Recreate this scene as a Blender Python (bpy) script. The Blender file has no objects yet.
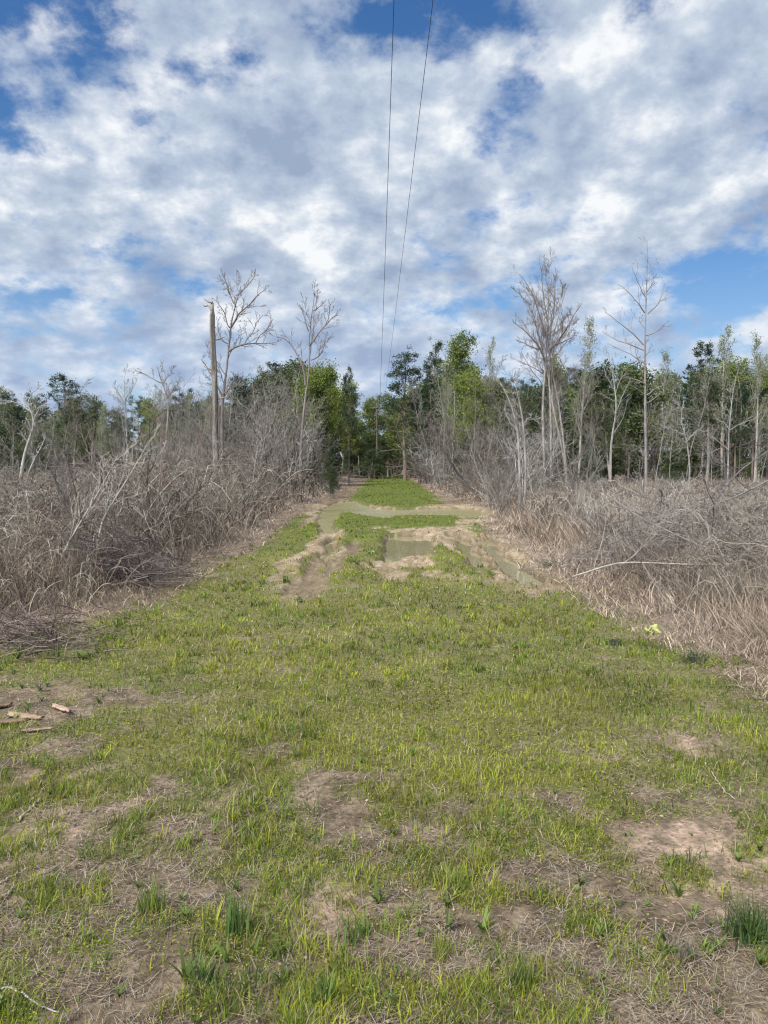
import bpy, math, random
import numpy as np
from mathutils import Vector
R = math.radians
rng = np.random.default_rng(11)
random.seed(5)
sc = bpy.context.scene
col = sc.collection

# ------------------------------------------------------------------ camera geometry
F = 769.0; CAMH = 1.6; HOR = 466.0
PITCH = math.atan((512-HOR)/F)
def ray(px, py):
    r = (px-384)/F; u = (512-py)/F
    c, s = math.cos(PITCH), math.sin(PITCH)
    return (r, c+u*s, -s+u*c)
def gp(px, py, z=0.0):                       # pixel -> point on the ground
    d = ray(px, py); t = (z-CAMH)/d[2]
    return (d[0]*t, d[1]*t)
def at(px, py, Y):                           # pixel -> point at distance Y
    d = ray(px, py); t = Y/d[1]
    return np.array((d[0]*t, Y, CAMH+d[2]*t))

# ------------------------------------------------------------------ numpy helpers
_perm = np.random.default_rng(3).random((256, 256))
def vnoise(x, y):
    xi = np.floor(x).astype(int); yi = np.floor(y).astype(int)
    fx = x-xi; fy = y-yi
    fx = fx*fx*(3-2*fx); fy = fy*fy*(3-2*fy)
    a = _perm[xi & 255, yi & 255]; b = _perm[(xi+1) & 255, yi & 255]
    c = _perm[xi & 255, (yi+1) & 255]; d = _perm[(xi+1) & 255, (yi+1) & 255]
    return (a*(1-fx)+b*fx)*(1-fy)+(c*(1-fx)+d*fx)*fy
def fbm(x, y, s=1.0, o=4, seed=0):
    x = np.asarray(x, float)*s+seed*17.3+1000; y = np.asarray(y, float)*s+seed*9.1+1000
    v = 0; a = 1; t = 0
    for i in range(o):
        v = v+a*vnoise(x, y); t += a; a *= .5; x = x*2.03+5.1; y = y*2.03+7.7
    return v/t
def sstep(a, b, x):
    t = np.clip((x-a)/(b-a), 0, 1); return t*t*(3-2*t)
def norm(v):
    return v/np.maximum(np.linalg.norm(v, axis=-1, keepdims=True), 1e-9)
def poly_sd(x, y, poly):                     # signed distance to a polygon, negative inside
    p = np.array(poly); n = len(p)
    d = np.full(x.shape, 1e9); inside = np.zeros(x.shape, bool)
    for i in range(n):
        a = p[i]; b = p[(i+1) % n]; e = b-a
        t = np.clip(((x-a[0])*e[0]+(y-a[1])*e[1])/(e@e+1e-12), 0, 1)
        d = np.minimum(d, np.hypot(x-a[0]-t*e[0], y-a[1]-t*e[1]))
        cond = ((a[1] > y) != (b[1] > y))
        xs = a[0]+(y-a[1])*e[0]/(e[1] if abs(e[1]) > 1e-9 else 1e-9)
        inside ^= cond & (x < xs)
    return np.where(inside, -d, d)
def line_d(x, y, pts):
    p = np.array(pts); d = np.full(x.shape, 1e9)
    for i in range(len(p)-1):
        a = p[i]; e = p[i+1]-a
        t = np.clip(((x-a[0])*e[0]+(y-a[1])*e[1])/(e@e), 0, 1)
        d = np.minimum(d, np.hypot(x-a[0]-t*e[0], y-a[1]-t*e[1]))
    return d

class Geo:                                   # collects numpy pieces into one mesh
    def __init__(s): s.v = []; s.c = []; s.f = []; s.n = 0
    def add(s, v, f, c=None):
        v = np.asarray(v, float).reshape(-1, 3); f = np.asarray(f)
        s.f.append(f+s.n); s.n += len(v); s.v.append(v)
        if c is None: c = np.full((len(v), 3), .5)
        s.c.append(np.broadcast_to(c, (len(v), 3)))
    def mesh(s, name, mat, smooth=False):
        v = np.concatenate(s.v); c = np.concatenate(s.c)
        me = bpy.data.meshes.new(name)
        me.vertices.add(len(v)); me.vertices.foreach_set('co', v.astype(np.float32).ravel())
        lt = np.concatenate([np.full(len(f), f.shape[1]) for f in s.f])
        li = np.concatenate([f.ravel() for f in s.f])
        me.loops.add(len(li)); me.loops.foreach_set('vertex_index', li.astype(np.int32))
        me.polygons.add(len(lt))
        ls = np.concatenate([[0], np.cumsum(lt)[:-1]])
        me.polygons.foreach_set('loop_start', ls.astype(np.int32))
        me.polygons.foreach_set('loop_total', lt.astype(np.int32))
        at_ = me.color_attributes.new('col', 'FLOAT_COLOR', 'POINT')
        at_.data.foreach_set('color', np.concatenate([c, np.ones((len(c), 1))], 1).astype(np.float32).ravel())
        me.update(calc_edges=True)
        if smooth: me.polygons.foreach_set('use_smooth', np.ones(len(lt), bool))
        me.materials.append(mat)
        return me
    def obj(s, name, mat, parent=None, smooth=False):
        o = bpy.data.objects.new(name, s.mesh(name, mat, smooth)); col.objects.link(o)
        if parent: o.parent = parent
        return o

def tubes(g, pts, rad, k=3, c=None):
    """pts (N,P,3) rad (N,P); colours (N,3)"""
    N, P, _ = pts.shape
    if N == 0: return
    t = np.empty_like(pts); t[:, 1:-1] = pts[:, 2:]-pts[:, :-2]; t[:, 0] = pts[:, 1]-pts[:, 0]; t[:, -1] = pts[:, -1]-pts[:, -2]
    t = norm(t)
    m = norm(t.mean(1)); ref = np.where(np.abs(m[:, 2:3]) > .8, np.array([[1., 0.1, 0]]), np.array([[0, 0.1, 1.]]))
    a = norm(np.cross(t, ref[:, None, :])); b = np.cross(t, a)
    ang = np.arange(k)*2*math.pi/k
    ring = pts[:, :, None, :]+rad[:, :, None, None]*(a[:, :, None, :]*np.cos(ang)[None, None, :, None]+b[:, :, None, :]*np.sin(ang)[None, None, :, None])
    idx = np.arange(N*P*k).reshape(N, P, k)
    i0 = idx[:, :-1]; i1 = idx[:, 1:]
    q = np.stack([i0, np.roll(i0, -1, 2), np.roll(i1, -1, 2), i1], -1).reshape(-1, 4)
    cc = None if c is None else np.repeat(np.broadcast_to(c, (N, 3)), P*k, 0)
    g.add(ring, q, cc)

def blades(g, root, h, w, az, lean, c, segs=3, face=None, a0=0.0):
    """grass blades: root (N,3), height, width, lean azimuth, lean (0 upright..1.5 flat)"""
    N = len(root)
    t = np.linspace(0, 1, segs+1)
    ang = np.reshape(a0, (-1, 1))+lean[:, None]*(.35+.9*t[None, :])                # angle from vertical grows with t
    dl = h[:, None]/segs
    dx = np.sin(ang)*dl; dz = np.cos(ang)*dl
    X = np.concatenate([np.zeros((N, 1)), np.cumsum(dx[:, :-1], 1)], 1)
    Z = np.concatenate([np.zeros((N, 1)), np.cumsum(dz[:, :-1], 1)], 1)
    Z = np.maximum(Z, -0.0)
    p = np.empty((N, segs+1, 3))
    p[..., 0] = root[:, None, 0]+X*np.cos(az)[:, None]; p[..., 1] = root[:, None, 1]+X*np.sin(az)[:, None]; p[..., 2] = root[:, None, 2]+Z
    if face is None: face = az+math.pi/2+rng.normal(0, .5, N)
    s = np.stack([np.cos(face), np.sin(face), np.zeros(N)], 1)
    ww = np.array([.8, 1, .75, .4, .3, .2])[:segs+1] if segs > 2 else np.array([1, .8, .2])
    ww = ww.copy(); 
    L = p[:, :-1]-s[:, None]*(w[:, None]*ww[None, :segs])[..., None]*.5
    Rr = p[:, :-1]+s[:, None]*(w[:, None]*ww[None, :segs])[..., None]*.5
    v = np.concatenate([np.stack([L, Rr], 2).reshape(N, 2*segs, 3), p[:, -1:]], 1)
    M = 2*segs+1
    base = (np.arange(N)*M)[:, None, None]
    q = np.array([[2*i, 2*i+1, 2*i+3, 2*i+2] for i in range(segs-1)])[None]+base
    tr = np.array([[2*segs-2, 2*segs-1, 2*segs]])[None]+base
    cc = np.repeat(c, M, 0)
    n0 = g.n
    g.add(v.reshape(-1, 3), q.reshape(-1, 4), cc)
    g.f.append(tr.reshape(-1, 3)+n0)

def leaves(g, cen, size, c, aspect=.6, flat=0.0, nrm=None):
    N = len(cen)
    n = norm(rng.normal(size=(N, 3))+np.array([0, 0, flat])) if nrm is None else nrm
    r = norm(rng.normal(size=(N, 3)))
    a = norm(np.cross(n, r)); b = np.cross(n, a)
    s = size[:, None]
    v = np.stack([cen-a*s*.5, cen-b*s*.5*aspect+a*s*.05, cen+a*s*.5, cen+b*s*.5*aspect+a*s*.05], 1)
    f = np.arange(N*4).reshape(N, 4)
    g.add(v, f, np.repeat(c, 4, 0))

def grow(pts, rad, n, t0, t1, ang, lf, P, up=.1, wob=.25, rf=.6, tip=.25, lo=.6, taper_len=.6, length=None):
    """children branches of (N,P0,3) parents"""
    N, P0, _ = pts.shape
    idx = np.repeat(np.arange(N), n)
    M = len(idx)
    t = t0+(t1-t0)*((np.tile(np.arange(n), N)+rng.random(M))/n)
    x = t*(P0-1); i = np.minimum(x.astype(int), P0-2); fr = (x-i)[:, None]
    p0 = pts[idx, i]*(1-fr)+pts[idx, i+1]*fr
    tan = norm(pts[idx, i+1]-pts[idx, i])
    rr = rad[idx, i]*(1-fr[:, 0])+rad[idx, i+1]*fr[:, 0]
    perp = norm(np.cross(tan, norm(rng.normal(size=(M, 3)))))
    A = ang*(.7+.6*rng.random(M))[:, None]
    d = np.cos(A)*tan+np.sin(A)*perp
    L = np.linalg.norm(np.diff(pts, axis=1), axis=-1).sum(1)[idx] if length is None else np.full(M, length)
    L = L*lf*(1-taper_len*t)*(lo+(1-lo)*2*rng.random(M))
    out = np.empty((M, P, 3)); out[:, 0] = p0
    for k in range(1, P):
        d = norm(d+rng.normal(0, wob, (M, 3))+np.array([0, 0, up]))
        out[:, k] = out[:, k-1]+d*(L/(P-1))[:, None]
    r0 = np.minimum(rr*rf, rr)
    r = r0[:, None]*np.linspace(1, tip, P)[None]
    return out, r, idx

def resample(pts, P):
    pts = np.array(pts, float); d = np.r_[0, np.cumsum(np.linalg.norm(np.diff(pts, axis=0), axis=1))]
    s = np.linspace(0, d[-1], P)
    o = np.stack([np.interp(s, d, pts[:, i]) for i in range(3)], 1)
    # light smoothing
    o[1:-1] = .25*o[:-2]+.5*o[1:-1]+.25*o[2:]
    return o

# ------------------------------------------------------------------ materials
def new_mat(name):
    m = bpy.data.materials.new(name); m.use_nodes = True
    nt = m.node_tree; nt.nodes.clear(); return m, nt
def N_(nt, t, **kw):
    n = nt.nodes.new(t)
    for k, v in kw.items(): setattr(n, k, v)
    return n
def vmat(name, rough=.8, trans=0.0, nscale=0, namt=.35, bump=0.0, bscale=40, spec=.3, sy=1.0):
    m, nt = new_mat(name); L = nt.links.new
    out = N_(nt, 'ShaderNodeOutputMaterial'); b = N_(nt, 'ShaderNodeBsdfPrincipled')
    b.inputs['Roughness'].default_value = rough; b.inputs['Specular IOR Level'].default_value = spec
    a = N_(nt, 'ShaderNodeAttribute', attribute_name='col'); csock = a.outputs['Color']
    tc = N_(nt, 'ShaderNodeTexCoord')
    mp = N_(nt, 'ShaderNodeMapping'); mp.inputs['Scale'].default_value = (1, 1, sy); L(tc.outputs['Object'], mp.inputs[0])
    if nscale:
        n = N_(nt, 'ShaderNodeTexNoise'); n.inputs['Scale'].default_value = nscale; n.inputs['Detail'].default_value = 6
        L(mp.outputs[0], n.inputs['Vector'])
        mr = N_(nt, 'ShaderNodeMapRange'); mr.inputs[1].default_value = .3; mr.inputs[2].default_value = .7
        mr.inputs[3].default_value = 1-namt; mr.inputs[4].default_value = 1+namt; L(n.outputs['Fac'], mr.inputs[0])
        mx = N_(nt, 'ShaderNodeVectorMath', operation='SCALE'); L(csock, mx.inputs[0]); L(mr.outputs[0], mx.inputs['Scale'])
        csock = mx.outputs[0]
    if bump:
        n2 = N_(nt, 'ShaderNodeTexNoise'); n2.inputs['Scale'].default_value = bscale; n2.inputs['Detail'].default_value = 8; n2.inputs['Roughness'].default_value = .65
        L(mp.outputs[0], n2.inputs['Vector'])
        bp = N_(nt, 'ShaderNodeBump'); bp.inputs['Strength'].default_value = bump; bp.inputs['Distance'].default_value = .02
        L(n2.outputs['Fac'], bp.inputs['Height']); L(bp.outputs[0], b.inputs['Normal'])
    L(csock, b.inputs['Base Color'])
    if trans:
        tr = N_(nt, 'ShaderNodeBsdfTranslucent'); L(csock, tr.inputs['Color'])
        mi = N_(nt, 'ShaderNodeMixShader'); mi.inputs[0].default_value = trans
        L(b.outputs[0], mi.inputs[1]); L(tr.outputs[0], mi.inputs[2]); L(mi.outputs[0], out.inputs[0])
    else: L(b.outputs[0], out.inputs[0])
    return m
M_grass = vmat('grass_blades', .55, .35, spec=.25)
M_dry = vmat('dry_grass', .8, .25, spec=.15)
M_leaf = vmat('tree_foliage', .6, .3, spec=.25)
M_bark = vmat('bark', .9, 0, nscale=14, namt=.4, bump=.6, bscale=30, sy=.25)
M_twig = vmat('twigs', .85, 0, spec=.2)
M_ground = vmat('ground_soil', .95, 0, nscale=38, namt=.4, bump=1.0, bscale=55, spec=.12)
M_wood = vmat('dead_wood', .9, 0, nscale=25, namt=.35, bump=.8, bscale=60, spec=.15)

# ------------------------------------------------------------------ object helpers
def tag(o, label=None, cat=None, group=None, kind=None):
    if label: o['label'] = label
    if cat: o['category'] = cat
    if group: o['group'] = group
    if kind: o['kind'] = kind
    return o
def empty(name, loc=(0, 0, 0)):
    o = bpy.data.objects.new(name, None); o.location = loc; o.empty_display_size = .2; col.objects.link(o); return o
def copy_tree(o, parent=None):
    c = o.copy(); col.objects.link(c)
    if parent: c.parent = parent
    for ch in list(o.children): copy_tree(ch, c)
    return c

# ------------------------------------------------------------------ the track: puddles, ruts, grass islands
def c4(L): return [gp(250+x/2.4, 460+y/2.4) for x, y in L]
P_far = c4([(172, 116), (205, 99), (255, 97), (290, 112), (360, 117), (450, 112), (530, 114), (592, 125), (565, 135), (480, 133), (400, 130), (330, 139), (262, 129), (218, 122), (196, 150), (206, 172), (170, 178), (162, 140)])
P_main = c4([(325, 182), (370, 177), (436, 179), (442, 205), (430, 230), (380, 236), (345, 243), (322, 247)])
R_right1 = c4([(488, 178), (515, 200), (545, 235), (572, 264)])
R_right2 = c4([(556, 190), (600, 225), (640, 262), (684, 302)])
R_left1 = c4([(205, 186), (175, 235), (130, 290), (95, 322)])
R_left2 = c4([(262, 196), (225, 230), (185, 280), (140, 320)])
Z_mud = c4([(60, 335), (50, 260), (100, 190), (150, 105), (610, 108), (650, 150), (780, 310), (700, 335), (590, 300), (440, 290), (300, 292), (210, 300), (120, 350)])
ISL = [c4(p) for p in ([(205, 125), (330, 142), (380, 135), (500, 134), (495, 160), (400, 165), (330, 160), (250, 168), (190, 165)],
       [(230, 168), (330, 166), (322, 245), (230, 258), (225, 215)],
       [(440, 212), (475, 215), (530, 262), (560, 290), (470, 275), (440, 245)],
       [(250, 92), (420, 92), (430, 110), (370, 116), (290, 108), (262, 100)],
       [(150, 232), (205, 200), (190, 225), (130, 280), (100, 290)], [(222, 230), (240, 260), (300, 262), (290, 292), (200, 300), (180, 296)], [(505, 215), (520, 215), (590, 285), (570, 290)], [(385, 260), (395, 260), (402, 290), (380, 290)],
       [(100, 180), (160, 150), (165, 180), (120, 220), (70, 240)], [(205, 205), (218, 205), (150, 290), (120, 312), (112, 300), (150, 262)])]
def mud_fields(x, y):
    near = (y > 8) & (y < 48) & (np.abs(x) < 9)
    zero = np.zeros_like(x)
    water = zero.copy(); mud = zero.copy(); berm = zero.copy(); isl = zero.copy()
    if near.any():
        X = x[near]; Y = y[near]
        sx = X+(fbm(X, Y, 2.2, 4, 1)-.5)*.4; sy = Y+(fbm(X, Y, 1.4, 4, 2)-.5)*.9
        w = np.maximum(sstep(.14, -.14, poly_sd(sx, sy, P_far)), sstep(.12, -.12, poly_sd(sx, sy, P_main)))
        dR = np.minimum(line_d(sx, sy, R_right1)-.11, line_d(sx, sy, R_right2)-.14)
        w = np.maximum(w, sstep(.12, -.06, dR))
        dl1 = line_d(sx, sy, R_left1)-.10; dl2 = line_d(sx, sy, R_left2)-.12
        w = np.maximum(w, (.42+.4*sstep(12.5, 15, Y))*sstep(.10, -.06, dl1)); w = np.maximum(w, .40*sstep(.10, -.08, dl2))
        dd = np.minimum(np.minimum(np.abs(dR-.2), np.abs(dl1-.2)), np.minimum(np.abs(dl2-.2), np.abs(poly_sd(sx, sy, P_main)-.18)))
        bm = np.exp(-(dd/.13)**2)*(.4+1.0*fbm(X, Y, 4, 3, 5))
        m = sstep(.3, -.4, poly_sd(sx, sy, Z_mud))*sstep(.30, .44, fbm(X, Y, 1.3, 4, 16)+.5*sstep(.5, 0, np.minimum(np.abs(dR), np.abs(dl1)))+.5*(w > .1))
        i_ = zero[near]
        for p in ISL: i_ = np.maximum(i_, sstep(.10, -.07, poly_sd(sx, sy, p)))
        i_ = i_*(1-np.clip(w*1.6, 0, 1))
        water[near] = w; mud[near] = m; berm[near] = bm*m; isl[near] = i_
    return water, mud, berm, isl
def edgeL(y): return -2.55+.25*(fbm(y*0, y, .35, 3, 8)-.5)*4-sstep(16, 26, y)*.3-sstep(9, 5.5, y)*1.3
def edgeR(y): return 2.5+.25*(fbm(y*0+3, y, .35, 3, 9)-.5)*4+sstep(17, 28, y)*1.0-sstep(33, 45, y)*.4
def height(x, y, mf=None):
    w, m, b, i = mf if mf is not None else mud_fields(x, y)
    h = .05*(fbm(x, y, .5, 3, 11)-.5)+.018*(fbm(x, y, 5, 3, 12)-.5)*2
    out = sstep(0, 1.8, np.maximum(edgeL(y)-x, x-edgeR(y)))
    h = h+out*(.16+.25*(fbm(x, y, .3, 3, 13)-.5))
    h = h*(1-m*.8)+m*(.035*(fbm(x, y, 3.2, 3, 14)-.5))
    h = h+.055*b*(1-np.clip(w*1.5, 0, 1))+.035*i-.14*w+m*.035*(fbm(x, y, 7, 3, 15)-.5)+m*.05*(fbm((x+.08*(y-15)*np.sign(x-.3))*5, y*.45, 1, 3, 17)-.5)
    return h
def grass_cover(x, y, mf):
    w, m, b, i = mf
    n = fbm(x, y, .8, 4, 21); n2 = fbm(x, y, 3.0, 3, 22)
    ins = sstep(.5, -.5, np.maximum(edgeL(y)-x, x-edgeR(y)))
    g = .60+1.0*(n-.5)+1.9*(n2-.5)+2.2*sstep(7, 3, y)*(fbm(x, y, 5.5, 3, 27)-.5)
    cx = .2+.05*y
    g += .38*np.exp(-((x-cx)/1.9)**2)*sstep(2.8, 4.5, y)          # lusher down the middle
    g += .30*sstep(3.2, 5.5, y)+.15*sstep(5, 8, y)
    g -= .34*sstep(4.2, 2.2, y)+.10*sstep(7, 4, y)*sstep(-.4, -1.6, x)+.16*sstep(.9, 2.0, x)*sstep(8, 4.5, y)
    g -= .25*sstep(1.0, 2.2, x)*sstep(6.0, 4.0, y)
    xo = x; yo = y; x = x+(fbm(x, y, 2.6, 4, 23)-.5)*.9; y = y+(fbm(x, y, 2.6, 4, 24)-.5)*.9
    for bx, by, rx, ry, a in BARE: g -= a*np.exp(-(((x-bx)/rx)**2+((y-by)/ry)**2))
    x = xo; y = yo
    mudv = np.clip(m-i*1.3, 0, 1)
    g = g*(1-mudv)+mudv*(.22+1.1*(n2-.5))
    g = g*(1-np.clip(w*2.2, 0, 1))
    g = np.where(y > 30, g+.3, g)
    wv = (fbm(x, y, .6, 3, 28)-.5)*1.2
    pinch = sstep(.5, -.3, np.maximum(-1.35-.006*(y-28)+wv-x, x-(2.0+.028*(y-28))-wv)); g = g*(1-sstep(24, 30, y)*(1-pinch)*.85)
    return np.clip(g, 0, 1)*ins
def bare_px(px, py, rx, ry, a):
    q = gp(px, py); return (q[0], q[1], rx, ry, a)
BARE = [bare_px(690, 850, .13, .22, .9), bare_px(722, 885, .15, .2, .9), bare_px(672, 745, .4, .3, .5), bare_px(305, 905, .15, .12, .8), bare_px(90, 815, .35, .22, .55),
        bare_px(760, 860, .25, .3, .6), bare_px(200, 868, .35, .18, .5), bare_px(190, 800, .3, .35, -.6), bare_px(400, 740, .9, .9, -.4), bare_px(60, 700, .8, .4, .4), bare_px(30, 690, 1.0, .8, .5),
        bare_px(520, 905, .3, .25, .35), bare_px(20, 1000, .3, .3, -.1), bare_px(590, 705, .2, .25, .5)]
SANDY = [bare_px(690, 850, .15, .25, .95), bare_px(722, 885, .16, .22, .9), bare_px(672, 745, .5, .45, .45), bare_px(305, 905, .2, .18, .6), bare_px(90, 815, .4, .25, .5), bare_px(760, 860, .2, .3, .7), bare_px(620, 760, .3, .3, .3)]

# ground sheet
def build_ground():
    ys = [-25, -12, -6, -3, -1.5, -.5, .3, .8]
    y = 1.2
    while y < 130: ys.append(y); y += max(.022, .0105*y)
    ys += [135, 145, 160, 190, 240, 320, 450, 700, 1100]
    xs = list(np.arange(-3.6, 3.6, .028)) 
    a = 3.6; st = .03
    side = []
    while a < 75: side.append(a); st = min(st*1.035, 2.0); a += st
    side += [85, 110, 160, 260, 450, 800]
    xs = [-s for s in side[::-1]]+xs+side
    X, Y = np.meshgrid(np.array(xs), np.array(ys)); x = X.ravel(); y = Y.ravel()
    mf = mud_fields(x, y); z = height(x, y, mf); z[y > 140] -= 0
    w, m, b, i = mf
    g = grass_cover(x, y, mf)
    n1 = fbm(x, y, 2.2, 4, 31)[:, None]; n2 = sstep(.25, .75, fbm(x, y, 13, 4, 32))[:, None]; n3 = fbm(x, y, .5, 3, 33)[:, None]
    litter = np.array([.25, .19, .125])*(1-n2)+np.array([.11, .08, .052])*n2
    litter = litter*(.65+.6*n1)
    sand = np.array([.36, .26, .18])
    s = np.zeros_like(x)
    xw = x+(fbm(x, y, 3, 4, 23)-.5)*.7; yw = y+(fbm(x, y, 3, 4, 24)-.5)*.7
    for bx, by, rx, ry, a_ in SANDY: s = np.maximum(s, a_*np.exp(-(((xw-bx)/rx)**2+((yw-by)/ry)**2)))
    s = sstep(.25, .8, s+(n2[:, 0]-.5)*.7)[:, None]
    c = litter*(1-s)+sand*s
    green = np.array([.12, .135, .025])*(.8+.5*n2); far = sstep(8, 22, y)[:, None]
    green = green*(1-far)+np.array([.095, .115, .022])*(.75+.5*n1)*far
    G = sstep(.25, .8, g)[:, None]*(.55+.45*far)
    c = c*(1-G)+green*G
    # the mud
    dry = np.array([.32, .245, .16])*(.6+.8*n1); wet = np.array([.20, .15, .09])*(.7+.6*n2); n4 = fbm((x+.08*(y-15)*np.sign(x-.3))*5, y*.45, 1, 3, 17)[:, None]
    k = sstep(.44, .56, n4*.6+n2*.4)
    mc = dry*(1-k)+wet*k
    wr = sstep(.05, .45, w)[:, None]*(1-sstep(.0, 1, b)[:, None]*.5); mc = mc*(1-wr)+np.array([.14, .11, .065])*wr
    pass
    mv = (np.clip(m-i*1.3, 0, 1))[:, None]*(1-.5*G)
    c = c*(1-mv)+mc*mv
    # under the brush: old leaves and soil
    out = sstep(-.2, .7, np.maximum(edgeL(y)-x, x-edgeR(y)))[:, None]
    brush = np.array([.21, .16, .12])*(.6+.8*n1)
    c = c*(1-out)+brush*out
    nx = len(xs); ny = len(ys)
    idx = np.arange(nx*ny).reshape(ny, nx)
    q = np.stack([idx[:-1, :-1], idx[:-1, 1:], idx[1:, 1:], idx[1:, :-1]], -1).reshape(-1, 4)
    G_ = Geo(); G_.add(np.stack([x, y, z], 1), q, c)
    tag(G_.obj('ground', M_ground, smooth=True), kind='structure')
build_ground()

def water_mat(name, colr, rough, bump):
    m, nt = new_mat(name); L = nt.links.new
    out = N_(nt, 'ShaderNodeOutputMaterial'); b = N_(nt, 'ShaderNodeBsdfPrincipled')
    tc = N_(nt, 'ShaderNodeTexCoord'); n = N_(nt, 'ShaderNodeTexNoise'); n.inputs['Scale'].default_value = .9; n.inputs['Detail'].default_value = 5
    L(tc.outputs['Object'], n.inputs['Vector'])
    cr = N_(nt, 'ShaderNodeMix', data_type='RGBA'); cr.inputs[6].default_value = (*[v*.8 for v in colr], 1); cr.inputs[7].default_value = (*[v*1.25 for v in colr], 1)
    L(n.outputs['Fac'], cr.inputs[0]); L(cr.outputs[2], b.inputs['Base Color'])
    b.inputs['Roughness'].default_value = rough; b.inputs['IOR'].default_value = 1.33
    n2 = N_(nt, 'ShaderNodeTexNoise'); n2.inputs['Scale'].default_value = 5; n2.inputs['Detail'].default_value = 3; L(tc.outputs['Object'], n2.inputs['Vector'])
    bp = N_(nt, 'ShaderNodeBump'); bp.inputs['Strength'].default_value = bump; bp.inputs['Distance'].default_value = .01
    L(b.outputs[0], out.inputs[0])
    return m
W_main = water_mat('muddy_water', (.23, .20, .11), .03, .004)
W_far = water_mat('pollen_water', (.25, .22, .10), .22, .03)
def sheet(name, poly, grow_, z, mat):
    p = np.array(poly); c = p.mean(0)
    x0, y0 = p.min(0)-grow_; x1, y1 = p.max(0)+grow_
    G = Geo(); G.add([(x0, y0, z), (x1, y0, z), (x1, y1, z), (x0, y1, z)], [[0, 1, 2, 3]], np.array([.2, .2, .1]))
    return tag(G.obj(name, mat), kind='structure')
WZ = -.072
sheet('puddle', P_far, .5, WZ, W_far)
sheet('puddle', P_main+R_right1+R_right2, .3, WZ+.003, W_main)
sheet('puddle', c4([(165, 182), (235, 182), (215, 260), (120, 300)]), .1, WZ+.006, W_main)

# ------------------------------------------------------------------ grass, straw and ground litter (uncountable)
def scatter(n, y0, y1, pw=1.0, half=.60, pad=1.5):
    """uniform on screen when pw = 1: density falls with 1/y^2"""
    u = rng.random(n)
    if pw == 1.0: y = 1/(1/y0+(1/y1-1/y0)*u)*1.0
    else:
        k = 1-pw-1; y = (y0**k+(y1**k-y0**k)*u)**(1/k)
    x = (rng.random(n)*2-1)*(half*y+pad)
    return x, y
GREENS = np.array([(.19, .245, .022), (.13, .20, .022), (.25, .275, .025), (.08, .13, .02), (.20, .19, .045), (.31, .32, .03)])
def grass():
    g = Geo()
    # short turf
    x, y = scatter(470000, 1.5, 105)
    mf = mud_fields(x, y); cov = grass_cover(x, y, mf)
    n = fbm(x, y, 7, 3, 41)
    keep = (rng.random(len(x)) < np.clip(cov*1.15-.08, 0.03, 1)*sstep(.28, .62, n+cov*.2)*(.7+.3*sstep(3, 9, y))) & (mf[0] < .25) & (x > edgeL(y)-.9) & (x < edgeR(y)+.6) & (rng.random(len(x)) < sstep(-.1, .1, cov))
    x = x[keep]; y = y[keep]; cov = cov[keep]; z = height(x, y, tuple(a[keep] for a in mf))
    tall = fbm(x, y, 1.3, 3, 42)
    h = (.012+.028*rng.random(len(x)))*(1+1.0*sstep(.5, .7, tall)+.5*cov)
    h = np.maximum(h, .0016*y)
    w = np.maximum(.0021, .00095*y)*(.7+.6*rng.random(len(x)))
    hue = fbm(x, y, 1.1, 4, 43); dkn = fbm(x, y, 2.2, 4, 48)
    c0 = GREENS[rng.integers(0, 6, len(x))]
    yel = np.array([.31, .325, .02]); blu = np.array([.11, .185, .022])
    k = sstep(.38, .62, hue)[:, None]
    c = c0*.5+.5*(yel*(k)+blu*(1-k))
    drym = rng.random(len(x)) < .10+.10*(y < 3.5)
    c[drym] = np.array([.38, .32, .22])*(.7+.5*rng.random((drym.sum(), 1)))
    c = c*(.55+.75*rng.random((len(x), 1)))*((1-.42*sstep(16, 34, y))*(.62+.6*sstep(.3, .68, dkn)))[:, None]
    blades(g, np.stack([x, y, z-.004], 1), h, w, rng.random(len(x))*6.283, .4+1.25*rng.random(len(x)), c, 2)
    # taller tufts: several blades from one root
    x, y = scatter(11000, 1.9, 40)
    mf = mud_fields(x, y); cov = grass_cover(x, y, mf); t = fbm(x, y, .9, 3, 44)
    keep = (rng.random(len(x)) < sstep(.42, .68, t+.25*(cov-.5))*.9+.06) & (mf[0] < .2) & (cov > .12)
    x = x[keep]; y = y[keep]; z = height(x, y, tuple(a[keep] for a in mf))
    nb = 13
    sz = .55+1.1*rng.random(len(x))**2+.5*sstep(.5, .68, fbm(x, y, .8, 2, 46))
    X = np.repeat(x, nb)+rng.normal(0, .022, len(x)*nb); Y = np.repeat(y, nb)+rng.normal(0, .022, len(x)*nb); Z = np.repeat(z, nb); S = np.repeat(sz, nb)
    tc = GREENS[rng.integers(0, 6, len(x))]*(.7+.6*rng.random((len(x), 1)))
    c = np.repeat(tc, nb, 0)*(.8+.4*rng.random((len(X), 1)))
    dm = rng.random(len(X)) < .1; c[dm] = (.36, .3, .18)
    blades(g, np.stack([X, Y, Z-.005], 1), (.025+.055*rng.random(len(X)))*S, np.maximum(.0030, .0010*Y)*(.7+.6*rng.random(len(X))), rng.random(len(X))*6.283, .4+1.15*rng.random(len(X)), c, 3)
    print('grass faces', sum(len(f) for f in g.f))
    tag(g.obj('grass', M_grass), 'short green grass covering the middle of the track', 'grass', kind='stuff')
grass()
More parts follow.
